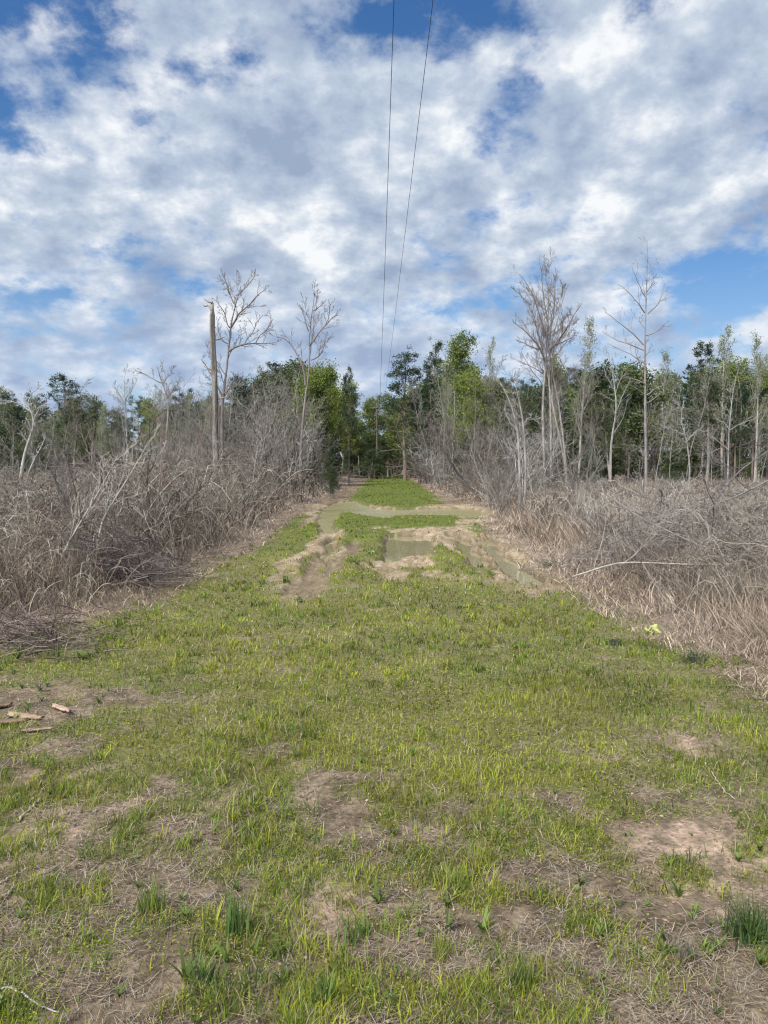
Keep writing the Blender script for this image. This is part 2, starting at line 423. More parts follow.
def clover():
    g = Geo()
    x, y = scatter(150000, 1.7, 14)
    mf = mud_fields(x, y); cov = grass_cover(x, y, mf); t = fbm(x, y, 1.8, 3, 51)
    keep = (rng.random(len(x)) < sstep(.34, .56, t)*(.35+.65*cov)*sstep(.1, .35, cov+.15)) & (x > edgeL(y)-1.2) & (x < edgeR(y)+.4) & (mf[0] < .1)
    x = x[keep]; y = y[keep]; z = height(x, y)
    cen = np.stack([x, y, z+.004+.022*rng.random(len(x))], 1)
    c = np.array([.26, .29, .025])*(.45+.9*rng.random((len(x), 1)))
    leaves(g, cen, np.maximum(.0065, .0020*y)*(.7+.9*rng.random(len(x))), c, .8, 2.2)
    # broad-leaved weeds: rosettes
    n = 420
    x, y = scatter(n, 1.9, 12)
    mf = mud_fields(x, y); t = fbm(x, y, .7, 2, 52)
    keep = (t > .45) & (x > edgeL(y)-.8) & (x < edgeR(y)+.2) & (mf[1] < .3); x = x[keep]; y = y[keep]
    ex = [(gp(px, py)) for px, py in [(60, 640), (85, 655), (110, 618), (125, 625), (20, 655), (45, 690), (75, 612), (10, 670), (100, 690), (115, 640), (30, 712), (90, 632), (140, 640), (705, 935), (450, 930), (215, 975), (230, 590)] for _ in range(7)]
    ex = np.array(ex)+rng.normal(0, .12, (len(ex), 2)); x = np.r_[x, ex[:, 0]]; y = np.r_[y, ex[:, 1]]
    z = height(x, y)
    nb = 9; X = np.repeat(x, nb); Y = np.repeat(y, nb); Z = np.repeat(z, nb)
    sz = np.repeat(.35+1.0*rng.random(len(x))**1.6, nb)
    tc = np.array([.13, .19, .035])*(.5+.8*rng.random((len(x), 1)))
    big = np.repeat((np.arange(len(x)) > keep.sum()), nb)
    sz = np.where(big, sz*1.5, sz)
    blades(g, np.stack([X, Y, Z], 1), (.03+.035*rng.random(len(X)))*sz, (.0045+.004*rng.random(len(X)))*sz, rng.random(len(X))*6.283, .8+.75*rng.random(len(X)), np.repeat(tc, nb, 0)*(.8+.4*rng.random((len(X), 1))), 3)
    tag(g.obj('weeds', M_grass), 'low clover and broad-leaved weeds among the grass', 'weeds', kind='stuff')
clover()
def straw():
    g = Geo()
    x, y = scatter(260000, 1.4, 30)
    mf = mud_fields(x, y); cov = grass_cover(x, y, mf)
    n = fbm(x, y, 2.5, 3, 61)
    sand = np.zeros_like(x)
    for bx, by, rx, ry, a_ in SANDY[:2]: sand = np.maximum(sand, a_*np.exp(-(((x-bx)/rx)**2+((y-by)/ry)**2)))
    keep = (rng.random(len(x)) < (.95-.68*cov)*sstep(.22, .55, n)*(1-.85*sstep(.3, .6, sand))) & (mf[0] < .1) & (rng.random(len(x)) > mf[1]*.8)
    x = x[keep]; y = y[keep]; z = height(x, y, tuple(a[keep] for a in mf)); N = len(x)
    v = rng.random((N, 1))
    c = np.array([.46, .375, .26])*v**1.6+np.array([.13, .095, .06])*(1-v**1.6)
    gr = rng.random(N) < .15; c[gr] = np.array([.36, .33, .28])*(.6+.5*rng.random((gr.sum(), 1)))
    blades(g, np.stack([x, y, z+.002+.012*rng.random(N)], 1), (.015+.06*rng.random(N)**1.4)*np.maximum(1, y/6), np.maximum(.0020, .0009*y), rng.random(N)*6.283, rng.uniform(-.35, .35, N), c, 3, a0=1.38+.14*rng.normal(0, 1, N))
    # curled dead leaves and chips
    x, y = scatter(15000, 1.6, 20)
    mf = mud_fields(x, y); keep = (fbm(x, y, 1.4, 3, 62) > .5) & (mf[0] < .1); x = x[keep]; y = y[keep]; z = height(x, y)
    c = np.array([.34, .245, .165])*(.4+1.0*rng.random((len(x), 1)))
    leaves(g, np.stack([x, y, z+.006], 1), np.maximum(.014, .002*y)*(.6+.9*rng.random(len(x))), c, .6, 3.0)
    tag(g.obj('dead_grass', M_dry), 'flattened straw and dead leaves scattered over the soil', 'dead grass', kind='stuff')
straw()

def crumbs():
    g = Geo(); x, y = scatter(26000, 1.6, 26)
    mf = mud_fields(x, y); cov = grass_cover(x, y, mf)
    keep = (rng.random(len(x)) < np.clip(.9-1.3*cov, 0, 1)) & (mf[0] < .15) & (fbm(x, y, 3, 3, 65) > .42); x = x[keep]; y = y[keep]; z = height(x, y, tuple(a[keep] for a in mf)); N = len(x)
    r = np.maximum(.0028, .0009*y)*(.5+1.6*rng.random(N)**3)
    o = np.array([(1, 0, 0), (0, 1, 0), (-1, 0, 0), (0, -1, 0), (0, 0, .7), (0, 0, -.5)])
    v = o[None]*(1+.5*(rng.random((N, 6, 3))-.5)); a = rng.random(N)*6.28; ca = np.cos(a)[:, None]; sa = np.sin(a)[:, None]
    v = np.stack([v[..., 0]*ca-v[..., 1]*sa, v[..., 0]*sa+v[..., 1]*ca, v[..., 2]], -1)*r[:, None, None]+np.stack([x, y, z], 1)[:, None]
    f = np.array([(0, 1, 4), (1, 2, 4), (2, 3, 4), (3, 0, 4), (1, 0, 5), (2, 1, 5), (3, 2, 5), (0, 3, 5)])[None]+(np.arange(N)*6)[:, None, None]
    c = np.array([.30, .225, .155])*(.45+.9*rng.random((N, 1)))
    g.add(v, f.reshape(-1, 3), np.repeat(c, 6, 0)); tag(g.obj('soil_crumbs', M_dry), 'crumbs and small clods of soil on the bare patches', 'soil crumbs', kind='stuff')
crumbs()

# ------------------------------------------------------------------ tall dry grass and briars on both sides
def outside(x, y): return np.maximum(edgeL(y)-x, x-edgeR(y))
def tall_dry():
    for side, name, lab in ((-1, 'dry_grass', 'pinkish tan dry grass bank along the left edge of the track'), (1, 'dry_grass', 'tall pinkish tan dry grass bank along the right edge of the track')):
        g = Geo()
        N0 = 290000 if side > 0 else 230000
        y = 1/(1/2.4+(1/62-1/2.4)*rng.random(N0)); y = np.where(rng.random(N0) < .25, 8+50*rng.random(N0)**1.3, y)
        e = edgeR(y) if side > 0 else edgeL(y)
        wdt = .62*y+3-np.abs(e)
        x = e+side*(rng.random(N0)**1.25*wdt-.15)
        d = outside(x, y)
        clump = fbm(x, y, 1.4, 3, 71+side)
        near = sstep(0, 1.1, d)
        p = sstep(.3, .62, clump+.25*near)*(.25+.75*near)
        if side < 0: p = p*np.where(y < 7.2, .35, 1)*np.where(y < 4.2, .5, 1)
        keep = rng.random(N0) < p; x = x[keep]; y = y[keep]; d = d[keep]; clump = clump[keep]
        z = height(x, y); N = len(x)
        mx = (.40 if side > 0 else .36)
        h = (.16+mx*sstep(.0, 1.3, d)*(.45+.75*fbm(x, y, .8, 3, 73)))*(.4+1.0*rng.random(N)**1.5)
        h *= np.where(y > 14, 1.1, 1)*(.7+.6*fbm(x, y, 1.9, 2, 76))
        if side < 0: h *= (.6+.4*sstep(6.5, 9, y))*(1-.35*sstep(10, 14, y))
        c = np.array([.50, .395, .29])*(.3+.85*rng.random((N, 1))); gy = rng.random(N) < .35
        c[gy] = np.array([.31, .25, .19])*(.3+.8*rng.random((gy.sum(), 1)))
        near2 = sstep(0, 1.3, d); c = c*(1+.25*(1-near2))[:, None]
        az = rng.random(N)*6.283; lf = fbm(x, y, .9, 2, 75)*9
        az = np.where(rng.random(N) < .4, lf+rng.normal(0, .8, N), az)
        blades(g, np.stack([x, y, z-.01], 1), h, np.maximum(.0030, .0009*y)*(.6+.7*rng.random(N)), az, .2+1.3*rng.random(N)+.5*(1-near2), c, 4, a0=.45*rng.random(N)*(1.6-near2))
        tag(g.obj(name, M_dry), lab, 'dry grass', kind='stuff')
tall_dry()
def briars():
    for side, lab in ((-1, 'tangle of grey-brown briars and dead stems left of the track'), (1, 'tangle of pale grey briars and dead stems right of the track')):
        g = Geo()
        N0 = 27000 if side < 0 else 24000
        y = 1/(1/6.0+(1/55-1/6.0)*rng.random(N0))
        e = edgeR(y) if side > 0 else edgeL(y)
        x = e+side*(.35+rng.random(N0)**1.1*(.62*y+2.5-np.abs(e)))
        d = outside(x, y); cl = fbm(x, y, .45, 3, 81+side)
        if side < 0: p = sstep(.35, .6, cl+.2)*sstep(.2, 1.6, d)*np.where(y < 8.3, sstep(7.0, 8.6, y-.25*(d-1)), 1)
        else: p = sstep(.36, .62, cl+.14*np.exp(-((y-11)/5)**2))*sstep(.5, 2.2, d)*np.where(y < 7.5, .35, 1)
        keep = rng.random(N0) < p; x = x[keep]; y = y[keep]; d = d[keep]; N = len(x)
        z = height(x, y)
        P = 7
        az = rng.random(N)*6.283
        hh = (.45+.9*rng.random(N)**1.7)*(.5+.5*sstep(.2, 2, d))*(1.15 if side < 0 else .8)*(.65+.35*sstep(8, 14, y))
        hh *= np.where(y > 16, 1.1 if side < 0 else .7, 1); hh *= np.where((x < -.34*y) , .7, 1)
        ln = hh*(.4+1.1*rng.random(N))
        t = np.linspace(0, 1, P)[None]
        pk = .45+.5*rng.random(N)[:, None]
        Z = z[:, None]+hh[:, None]*(1-((t-pk)/pk)**2*np.where(t < pk, 1, .9))
        H = ln[:, None]*t**1.1
        wob = np.cumsum(rng.normal(0, .035, (N, P, 3)), 1)
        pts = np.stack([x[:, None]+H*np.cos(az)[:, None], y[:, None]+H*np.sin(az)[:, None], np.maximum(Z, z[:, None]+.01)], -1)+wob*hh[:, None, None]
        r = np.maximum(.0028, .00042*y)[:, None]*np.linspace(1, .4, P)[None]*(.6+.8*rng.random(N))[:, None]
        base = np.array([.20, .16, .122]) if side < 0 else np.array([.26, .22, .175])
        c = base*(.25+1.5*rng.random((N, 1))**1.6); pl = rng.random(N) < .12; c[pl] = (.43, .39, .31); r[pl] *= 1.35
        tubes(g, pts, r, 3, c)
        # side twigs
        p2, r2, idx = grow(pts, r, 2, .3, .95, .9, .35, 4, up=.05, wob=.3, rf=.7, tip=.4)
        tubes(g, p2, np.maximum(r2, .0018), 3, c[idx])
        tag(g.obj('briars', M_twig), lab, 'briars', kind='stuff')
briars()

# ------------------------------------------------------------------ bare shrubs and saplings (individuals)
def proto_shrub(seed, hgt, spread, tone, nst=9):
    g = Geo(); N = nst; P = 9
    az = rng.random(N)*6.283; tilt = spread*(.3+.9*rng.random(N))
    d = np.stack([np.cos(az)*np.sin(tilt), np.sin(az)*np.sin(tilt), np.cos(tilt)], 1)
    pts = np.zeros((N, P, 3)); pts[:, 0] = rng.normal(0, .12, (N, 3))*[1, 1, 0]
    L = hgt*(.6+.5*rng.random(N))
    for k in range(1, P):
        d = norm(d+rng.normal(0, .13, (N, 3))+[0, 0, .04]); pts[:, k] = pts[:, k-1]+d*(L/(P-1))[:, None]
    r = (.013+.008*rng.random(N))[:, None]*np.linspace(1, .3, P)[None]
    c = np.array(tone)*(.45+1.1*rng.random((N, 1)))
    tubes(g, pts, r, 4, c)
    p1, r1, i1 = grow(pts, r, 8, .2, 1, .75, .5, 6, up=.06, wob=.22, rf=.6, tip=.4); c1 = c[i1]*(.5+1.0*rng.random((len(i1), 1))); tubes(g, p1, np.maximum(r1, .0045), 3, c1)
    p2, r2, i2 = grow(p1, r1, 4, .15, 1, .75, .5, 4, up=.05, wob=.25, rf=.7, tip=.5); tubes(g, p2, np.maximum(r2, .0036), 3, c1[i2]*(.6+.9*rng.random((len(i2), 1))))
    return g.mesh('bare_shrub', M_twig)
TONES = [(.20, .178, .148), (.11, .097, .08), (.32, .30, .262), (.15, .128, .105)]
SHR = [proto_shrub(i, [2.4, 2.0, 2.8, 1.7, 2.6, 2.2][i], [.6, .8, .45, .9, .5, .7][i], TONES[i % 4]) for i in range(6)]
def proto_sapling(hgt, tone, dense=1.0, lean=.05):
    g = Geo(); P = 12
    pts = np.zeros((1, P, 3)); d = norm(np.array([[rng.normal(0, lean), rng.normal(0, lean), 1.]]))
    for k in range(1, P):
        d = norm(d+rng.normal(0, .05, (1, 3))+[0, 0, .05]); pts[:, k] = pts[:, k-1]+d*hgt/(P-1)
    r = hgt*.006*np.linspace(1, .18, P)[None]
    c = np.array([tone])
    tubes(g, pts, r, 6, c); tr = g.obj('trunk', M_bark, smooth=True)
    g = Geo()
    p1, r1, i1 = grow(pts, r, int(22*dense), .25, .98, .95, .34, 7, up=.1, wob=.16, rf=.5, tip=.35); tubes(g, p1, np.maximum(r1, .005), 3, c[i1])
    p2, r2, i2 = grow(p1, r1, int(7*dense)+1, .15, 1, .8, .5, 5, up=.06, wob=.2, rf=.6, tip=.5); tubes(g, p2, np.maximum(r2, .0052), 3, c[i1][i2]*1.05)
    p3, r3, i3 = grow(p2, r2, 3, .2, 1, .7, .55, 3, up=.04, wob=.25, rf=.7, tip=.6); tubes(g, p3, np.maximum(r3, .0045), 3, c[i1][i2][i3]*1.05)
    br = g.obj('branches', M_twig)
    return tr, br
def make_thing(name, parts, loc):
    e = empty(name, loc)
    for p in parts: p.parent = e
    return e
def zone_word(px):
    for lim, w in ((45, 'at the far left edge'), (110, 'behind the crooked dead trees'), (195, 'left of the broken snag'), (245, 'beside the broken snag'), (295, 'just right of the broken snag'),
                   (345, "at the track end's left corner"), (420, 'at the track\'s far end'), (480, 'at the track end\'s right corner'), (535, 'left of the pale trunks'), (580, 'behind the pale trunks'),
                   (625, 'right of the pale trunks'), (675, 'behind the spiky tree'), (725, 'right of the spiky tree'), (2000, 'at the far right edge')):
        if px < lim: return w
def px_of(x, y): return 384+F*x/(y*math.cos(PITCH)+.001)
used_labels = {}
def put(e, loc, rz, s, lab, cat, group):
    e.location = loc; e.rotation_euler = (0, 0, rz); e.scale = (s[0], s[0], s[1]) if isinstance(s, tuple) else (s, s, s)
    tag(e, lab, cat, group)

def shrubs():
    spots = []
    # left thicket, dense
    for _ in range(2000):
        if len(spots) >= 125: break
        y = random.uniform(11.5, 52); x = edgeL(np.array([y]))[0]-random.uniform(.7, 1.0+.45*y)
        if fbm(np.array([x]), np.array([y]), .35, 2, 77)[0] > .42 and all((x-a)**2+(y-b)**2 > (.5+.02*y)**2 for a, b, _ in spots): spots.append((x, y, 'L'))
    n = len(spots)
    for _ in range(2000):                     # right edge, thick rows further down
        if len(spots) >= n+40: break
        y = random.uniform(23, 75); x = edgeR(np.array([y]))[0]+random.uniform(.3, 4.5)
        if all((x-a)**2+(y-b)**2 > .8**2 for a, b, _ in spots): spots.append((x, y, 'E'))
    n = len(spots)
    for _ in range(2000):
        if len(spots) >= n+46: break
        y = random.uniform(9, 50); x = edgeR(np.array([y]))[0]+random.uniform(1.2, 1.5+.45*y)
        if all((x-a)**2+(y-b)**2 > 1.0**2 for a, b, _ in spots): spots.append((x, y, 'R'))
    for x, y, s in spots:
        o = bpy.data.objects.new('bare_shrub', random.choice(SHR)); col.objects.link(o)
        z = float(height(np.array([x]), np.array([y]))[0])
        if s == 'L': k = random.uniform(.62, 1.0)*(1.0 if y < 16 else 1.08)*(1 if y < 28 else 1.3)*(.55 if px_of(x, y) < 110 else .8 if px_of(x, y) < 180 else 1)
        elif s == 'E': k = random.uniform(1.1, 1.8)
        else: k = random.uniform(.3, .5)*(1.35 if random.random() < .15 else 1)
        me = random.choice(SHR) if False else o.data
        mz = max(v.co.z for v in me.vertices); pxx = px_of(x, y)
        ty = np.interp(pxx, [-50, 60, 110, 160, 230, 300, 340], [466, 462, 448, 430, 410, 398, 418])+random.uniform(-14, 62) if s == 'L' else (random.uniform(402, 468) if s == 'E' else random.uniform(468, 496))
        k = max(.7, CAMH+(HOR-ty)/F*y)/mz
        band = 'nearest row' if y < 15 else 'middle depth' if y < 28 else 'far row'
        lab = {'L': 'leafless shrub in the left thicket, %s, %s' % (band, zone_word(px_of(x, y))), 'E': 'tall leafless grey shrub crowding the right side of the far track, %s' % band,
               'R': 'low leafless shrub in the right dry grass, %s, %s' % (band, zone_word(px_of(x, y)))}[s]
        put(o, (x, y, z-.03), random.uniform(0, 6.28), (k, k*random.uniform(.9, 1.1)), lab, 'shrub', {'L': 'bare shrubs in the left thicket', 'E': 'bare shrubs beside the far track', 'R': 'bare shrubs in the right field'}[s])
shrubs()
def saplings():
    tones = [(.25, .23, .195), (.19, .17, .14), (.31, .29, .25), (.16, .138, .115)]
    protos = [proto_sapling(h, tones[i % 4], [1, .7, .6, 1, .5, .8][i], [.05, .12, .03, .16, .06, .1][i]) for i, h in enumerate([6, 5, 7, 4.5, 6.5, 5.5])]
    first = [True]*6
    spots = []
    def add(n, y0, y1, fx, hs, tag_):
        k = 0; tries = 0
        while k < n and tries < 4000:
            tries += 1
            y = random.uniform(y0, y1); x = fx(y)
            if all((x-a)**2+(y-b)**2 > .7**2 for a, b, *_ in spots): spots.append((x, y, random.uniform(*hs), tag_)); k += 1
    eL = lambda y: float(edgeL(np.array([y]))[0]); eR = lambda y: float(edgeR(np.array([y]))[0])
    add(60, 22, 62, lambda y: eL(y)-random.uniform(.8, 9), (.6, 1.15), 'Ledge')
    add(22, 22, 60, lambda y: -random.uniform(9, .55*y+4), (.5, .95), 'Lfar')
    add(34, 34, 85, lambda y: eR(y)+random.uniform(.8, 6.5), (.7, 1.25), 'Redge')
    add(46, 42, 66, lambda y: random.uniform(8, .52*y+5), (.7, 1.3), 'Rfield')
    for x, y, h, s in spots:
        i = random.randrange(6)
        z = float(height(np.array([x]), np.array([y]))[0])
        if first[i]: e = make_thing('bare_sapling', protos[i], (0, 0, 0)); protos[i] = e; first[i] = False
        else: e = copy_tree(protos[i])
        band = 'nearer row' if y < 34 else 'middle row' if y < 50 else 'far row'
        w = {'Ledge': 'in the left edge thicket', 'Lfar': 'in the left scrub', 'Redge': 'on the right track edge', 'Rfield': 'standing in the right scrub'}[s]
        ty = random.uniform(*{'Ledge': (372, 440), 'Lfar': (405, 452), 'Redge': (365, 445), 'Rfield': (368, 440)}[s])
        h = (CAMH+(HOR-ty)/F*y)/[6, 5, 7, 4.5, 6.5, 5.5][i]
        put(e, (x, y, z-.05), random.uniform(0, 6.28), (h*.95, h), 'thin leafless sapling %s, %s, %s' % (w, zone_word(px_of(x, y)), band), 'sapling',
            {'Ledge': 'bare saplings left of the track', 'Lfar': 'bare saplings in the left scrub', 'Redge': 'bare saplings right of the track', 'Rfield': 'bare saplings in front of the right treeline'}[s])
saplings()

# ------------------------------------------------------------------ hero bare trees
def hero(name, Y, stems, limbs, tone, lab, cat='bare tree', lv=((6, .8, .38, 6), (5, .75, .5, 5), (4, .7, .5, 4)), up=.1, tmin=.5, rmin=.006, limbtone=None):
    """stems/limbs: (pixel path, r0, r1); placed at distance Y and kept in local coordinates of the root"""
    b = at(stems[0][0][0][0], HOR, Y); loc = np.array([b[0], Y, 0.0])
    def path(pp, P):
        q = [at(p[0], p[1], Y+(p[2] if len(p) > 2 else 0)) for p in pp]
        return resample(q, P)-loc
    gt = Geo(); gb = Geo(); tone = np.array([tone]); lt = tone if limbtone is None else np.array([limbtone])
    P = 14; SP = []; SR = []
    for pp, r0, r1 in stems:
        p = path(pp, P); r = np.linspace(r0, r1, P)*(1+rng.normal(0, .04, P)); tubes(gt, p[None], r[None], 8, tone); SP.append(p); SR.append(r)
    LP = []; LR = []
    for pp, r0, r1 in limbs:
        p = path(pp, 8); p = p+np.cumsum(rng.normal(0, .02, p.shape)*[1, 1, .5], 0)*[1, 3, 1]; r = np.linspace(r0, r1, 8); LP.append(p); LR.append(r)
    src = []
    if LP:
        LP = np.array(LP); LR = np.array(LR); tubes(gb, LP, LR, 5, lt)
    SPa = np.array(SP); SRa = np.array(SR)
    n, a, l, Pn = lv[0]
    # branch levels from both stems (upper part) and limbs
    def rec(p, r, t0, levels, c):
        for i, (n, a, lf, Pn) in enumerate(levels):
            p, r, idx = grow(p, r, n, t0, 1.0, a, lf, Pn, up=up, wob=.17, rf=.46, tip=.3)
            tubes(gb, p, np.maximum(r, rmin), 3 if i else 4, c); t0 = .15
    if tmin < 1: rec(SPa, SRa, tmin, tuple(lv)+((3, .6, .55, 3),), lt)
    if len(LP): rec(LP, LR, .12, [(max(3, int(l_[0]*1.1)), l_[1], l_[2], l_[3]) for l_ in lv[1:]]+[(3, .6, .55, 3)], lt)
    root = empty(name, tuple(loc))
    gt.obj('trunk', M_bark, root, smooth=True)
    if gb.n: gb.obj('branches', M_twig, root)
    tag(root, lab, cat); return root
# tall broken snag
def snag():
    b = at(214, HOR, 21.0); root = empty('broken_snag', (b[0], 21.0, 0))
    g = Geo(); P = 26; K = 14
    top = at(211.5, 306, 21)[2]; xs = (at(211.5, 306, 21)[0]-at(217, 520, 21)[0])
    zz = np.linspace(-.1, top, P); ang = np.arange(K)*2*math.pi/K
    V = []
    for i, z in enumerate(zz):
        t = i/(P-1); r = .085-.016*t
        jag = 0
        for k, a in enumerate(ang):
            rr = r*(1+.10*math.sin(3*a+z*1.1)+.05*random.uniform(-1, 1))
            if .96 < t: rr *= 1-.25*(1+math.sin(a*2+1))*(t-.96)/.04
            zk = z+(random.uniform(-.28, .10) if i == P-1 else 0)
            V.append((.09+xs*t+rr*math.cos(a)+.02*math.sin(z*2.1), rr*math.sin(a), zk))
    idx = np.arange(P*K).reshape(P, K)
    q = np.stack([idx[:-1], np.roll(idx[:-1], -1, 1), np.roll(idx[1:], -1, 1), idx[1:]], -1).reshape(-1, 4)
    V = np.array(V)
    dk = (fbm(np.arctan2(V[:, 1], V[:, 0])*2, V[:, 2]*1.2, 1, 3, 4) > .56)[:, None]
    C = np.where(dk, np.array([[.10, .085, .07]]), np.array([[.24, .215, .185]]))
    g.add(V, q, C); g.f.append(idx[-1][None, :])
    g.obj('trunk', M_wood, root)
    g2 = Geo()
    tubes(g2, np.array([[(xs+.06, 0, top-.1), (xs-.02, 0, top+.02), (xs-.13, 0, top+.0), (xs-.17, .0, top+.04)]]), np.array([[.04, .035, .025, .01]]), 6, np.array([[.33, .29, .25]]))
    for z, a, l in ((5.0, 0.3, .2), (4.2, 3.2, .16), (3.4, .2, .25), (6.0, 3.0, .12)):
        t = z/top; x0 = .09+xs*t
        g3 = Geo(); tubes(g3, np.array([[(x0, 0, z), (x0+math.cos(a)*(.12), math.sin(a)*.12, z+.02), (x0+math.cos(a)*(.12+l), math.sin(a)*(.1+l), z+.1)]]), np.array([[.03, .025, .01]]), 6, np.array([[.3, .26, .22]])); g3.obj('branch_stub', M_wood, root)
    g2.obj('branch_stub', M_wood, root)
    tag(root, 'tall broken pale grey dead trunk with no crown, rising above the left thicket', 'dead tree')
snag()
hero('bare_tree', 25, [([(224, 500), (222, 440), (222, 402), (227, 368), (229, 345), (230, 325), (234, 308), (239, 296), (241, 286)], .07, .01)],
     [([(228, 352), (236, 346), (250, 343), (262, 345), (277, 344)], .035, .01), ([(230, 328), (238, 315), (248, 303), (254, 294), (264, 287)], .035, .01), ([(244, 344), (251, 335), (256, 325), (262, 316)], .018, .008),
      ([(230, 328), (226, 318), (222, 309), (216, 303)], .022, .008), ([(222, 400), (218, 385), (208, 372), (200, 358)], .03, .01), ([(224, 395), (236, 388), (246, 380), (252, 376)], .02, .008),
      ([(229, 345), (222, 341), (218, 330), (219, 320)], .02, .008), ([(234, 303), (229, 292), (226, 280), (221, 270)], .02, .007), ([(256, 343), (264, 334), (270, 325), (271, 316)], .016, .007), ([(236, 296), (246, 290), (252, 279), (255, 271)], .018, .007)],
     (.17, .14, .12), 'tall slender bare tree with curving dark limbs, just right of the broken snag', lv=((9, .8, .24, 6), (8, .75, .42, 5), (5, .65, .5, 4)), tmin=.45, rmin=.0035)
hero('bare_tree', 38, [([(300, 500), (301, 440), (306, 390), (311, 362), (309, 345), (308, 330), (313, 312), (315, 290)], .085, .012)],
     [([(306, 385), (303, 364), (294, 349), (283, 335), (276, 337)], .06, .015), ([(310, 345), (321, 328), (328, 322), (334, 312), (340, 316)], .05, .012), ([(308, 331), (305, 315), (302, 306)], .03, .01),
      ([(311, 360), (321, 356), (325, 345), (326, 333)], .035, .012), ([(314, 311), (321, 306), (326, 300)], .03, .01), ([(325, 325), (331, 315), (330, 306), (335, 301)], .025, .01)],
     (.20, .17, .15), 'bare tree with forked spreading limbs above the scrub left of the wires', lv=((7, .7, .3, 6), (6, .7, .45, 5), (4, .6, .5, 4)), tmin=.6, rmin=.0055)
hero('bare_tree', 36, [([(545, 505), (544, 450), (542, 405), (546, 362), (548, 330), (549, 300), (547, 272)], .085, .015),
      ([(551, 505), (551, 440), (550, 390), (548, 362), (553, 335), (560, 312), (565, 292)], .075, .014),
      ([(568, 505), (566, 465), (558, 430), (552, 405), (549, 380), (543, 350), (536, 325), (528, 305)], .07, .012),
      ([(567, 505), (566, 465), (562, 430), (559, 405), (554, 380), (550, 366), (556, 345), (568, 325)], .065, .012)],
     [([(546, 362), (538, 345), (525, 332), (513, 322)], .05, .014), ([(549, 350), (562, 335), (572, 318), (580, 305)], .05, .014), ([(547, 340), (540, 315), (532, 292), (521, 275)], .045, .012),
      ([(550, 335), (556, 310), (558, 290), (556, 272)], .04, .012), ([(540, 350), (528, 345), (518, 340)], .035, .012), ([(555, 345), (568, 340), (577, 335)], .03, .012), ([(547, 320), (542, 295), (540, 275), (538, 264)], .035, .012), ([(529, 305), (520, 296), (512, 288)], .02, .01)],
     (.26, .235, .20), 'tall bare tree with fan crown and a clump of pale trunks, right of the track', lv=((14, .7, .28, 6), (9, .65, .45, 5), (6, .6, .5, 4)), up=.10, tmin=.5, rmin=.0035, limbtone=(.19, .155, .135))
hero('bare_tree', 33, [([(646, 505), (646, 460), (645, 400), (645, 341), (646, 300), (648, 252), (647, 240)], .075, .01)],
     [([(644, 345), (632, 333), (618, 322), (605, 312)], .035, .008), ([(645, 313), (635, 302), (627, 292), (618, 284)], .03, .008), ([(645, 350), (630, 344), (615, 338), (604, 331)], .03, .008), ([(647, 314), (656, 305), (662, 295), (666, 282)], .03, .008),
      ([(646, 335), (656, 332), (664, 325), (673, 318)], .028, .008), ([(646, 365), (636, 357), (626, 350), (610, 342)], .025, .008), ([(647, 295), (653, 284), (656, 272)], .02, .007), ([(647, 300), (639, 288), (634, 276), (631, 268)], .02, .007),
      ([(647, 275), (653, 266), (656, 258)], .014, .006), ([(646, 395), (655, 388), (666, 384)], .03, .008), ([(646, 385), (634, 378), (622, 374)], .028, .008)],
     (.23, .20, .18), 'tall spiky bare tree with one straight stem and short side limbs on the right', lv=((16, 1.0, .12, 6), (4, .8, .45, 5), (3, .7, .5, 4)), tmin=.35, up=.12, rmin=.0035)
hero('dead_tree', 24, [([(519, 520), (520, 479), (518, 433), (511, 402), (503, 388), (498, 378)], .055, .012), ([(524, 515), (526, 470), (523, 420), (518, 395), (514, 380)], .05, .012)],
     [([(518, 433), (510, 424), (504, 412)], .02, .007), ([(520, 460), (530, 446), (537, 442)], .018, .006), ([(524, 425), (532, 416), (545, 424)], .015, .006)],
     (.30, .275, .24), 'pale leaning dead trunks with few branches, left of the clump of trunks', 'dead tree', lv=((7, .8, .22, 5), (4, .7, .45, 4), (2, .6, .5, 3)), tmin=.4)
hero('dead_tree', 22, [([(20, 500), (21, 475), (25, 451), (33, 430), (35, 420), (31, 410), (24, 400)], .06, .02), ([(24, 500), (27, 477), (35, 458), (42, 446), (46, 435)], .04, .012)],
     [([(35, 422), (42, 412), (47, 405), (55, 403)], .025, .008), ([(32, 412), (18, 405), (8, 401), (-4, 399)], .028, .008), ([(27, 402), (30, 392), (36, 385)], .018, .007)],
     (.34, .315, .28), 'pale crooked dead trees with twisted limbs at the far left edge', 'dead tree', lv=((6, .8, .25, 5), (5, .8, .5, 4), (2, .6, .5, 3)), tmin=.5)
hero('bare_tree', 27, [([(160, 500), (165, 450), (169, 408), (168, 397), (161, 381), (157, 366)], .06, .01)],
     [([(161, 383), (152, 378), (143, 372), (134, 368)], .02, .006), ([(163, 385), (170, 376), (174, 368)], .02, .006), ([(168, 397), (176, 388), (183, 384)], .018, .006)],
     (.23, .2, .175), 'small bare tree with forked crown against the sky, left of the snag', lv=((6, .8, .25, 5), (5, .8, .5, 4), (2, .6, .5, 3)), tmin=.6)
hero('bare_tree', 45, [([(127, 490), (127, 440), (125, 400), (124, 380)], .07, .015)], [([(125, 405), (118, 392), (113, 384)], .03, .01), ([(125, 400), (134, 390), (138, 382)], .03, .01)],
     (.27, .245, .22), 'small fine-twigged bare tree on the skyline above the left thicket', lv=((9, .7, .3, 5), (6, .7, .5, 4), (3, .6, .5, 3)), tmin=.5, rmin=.0055)
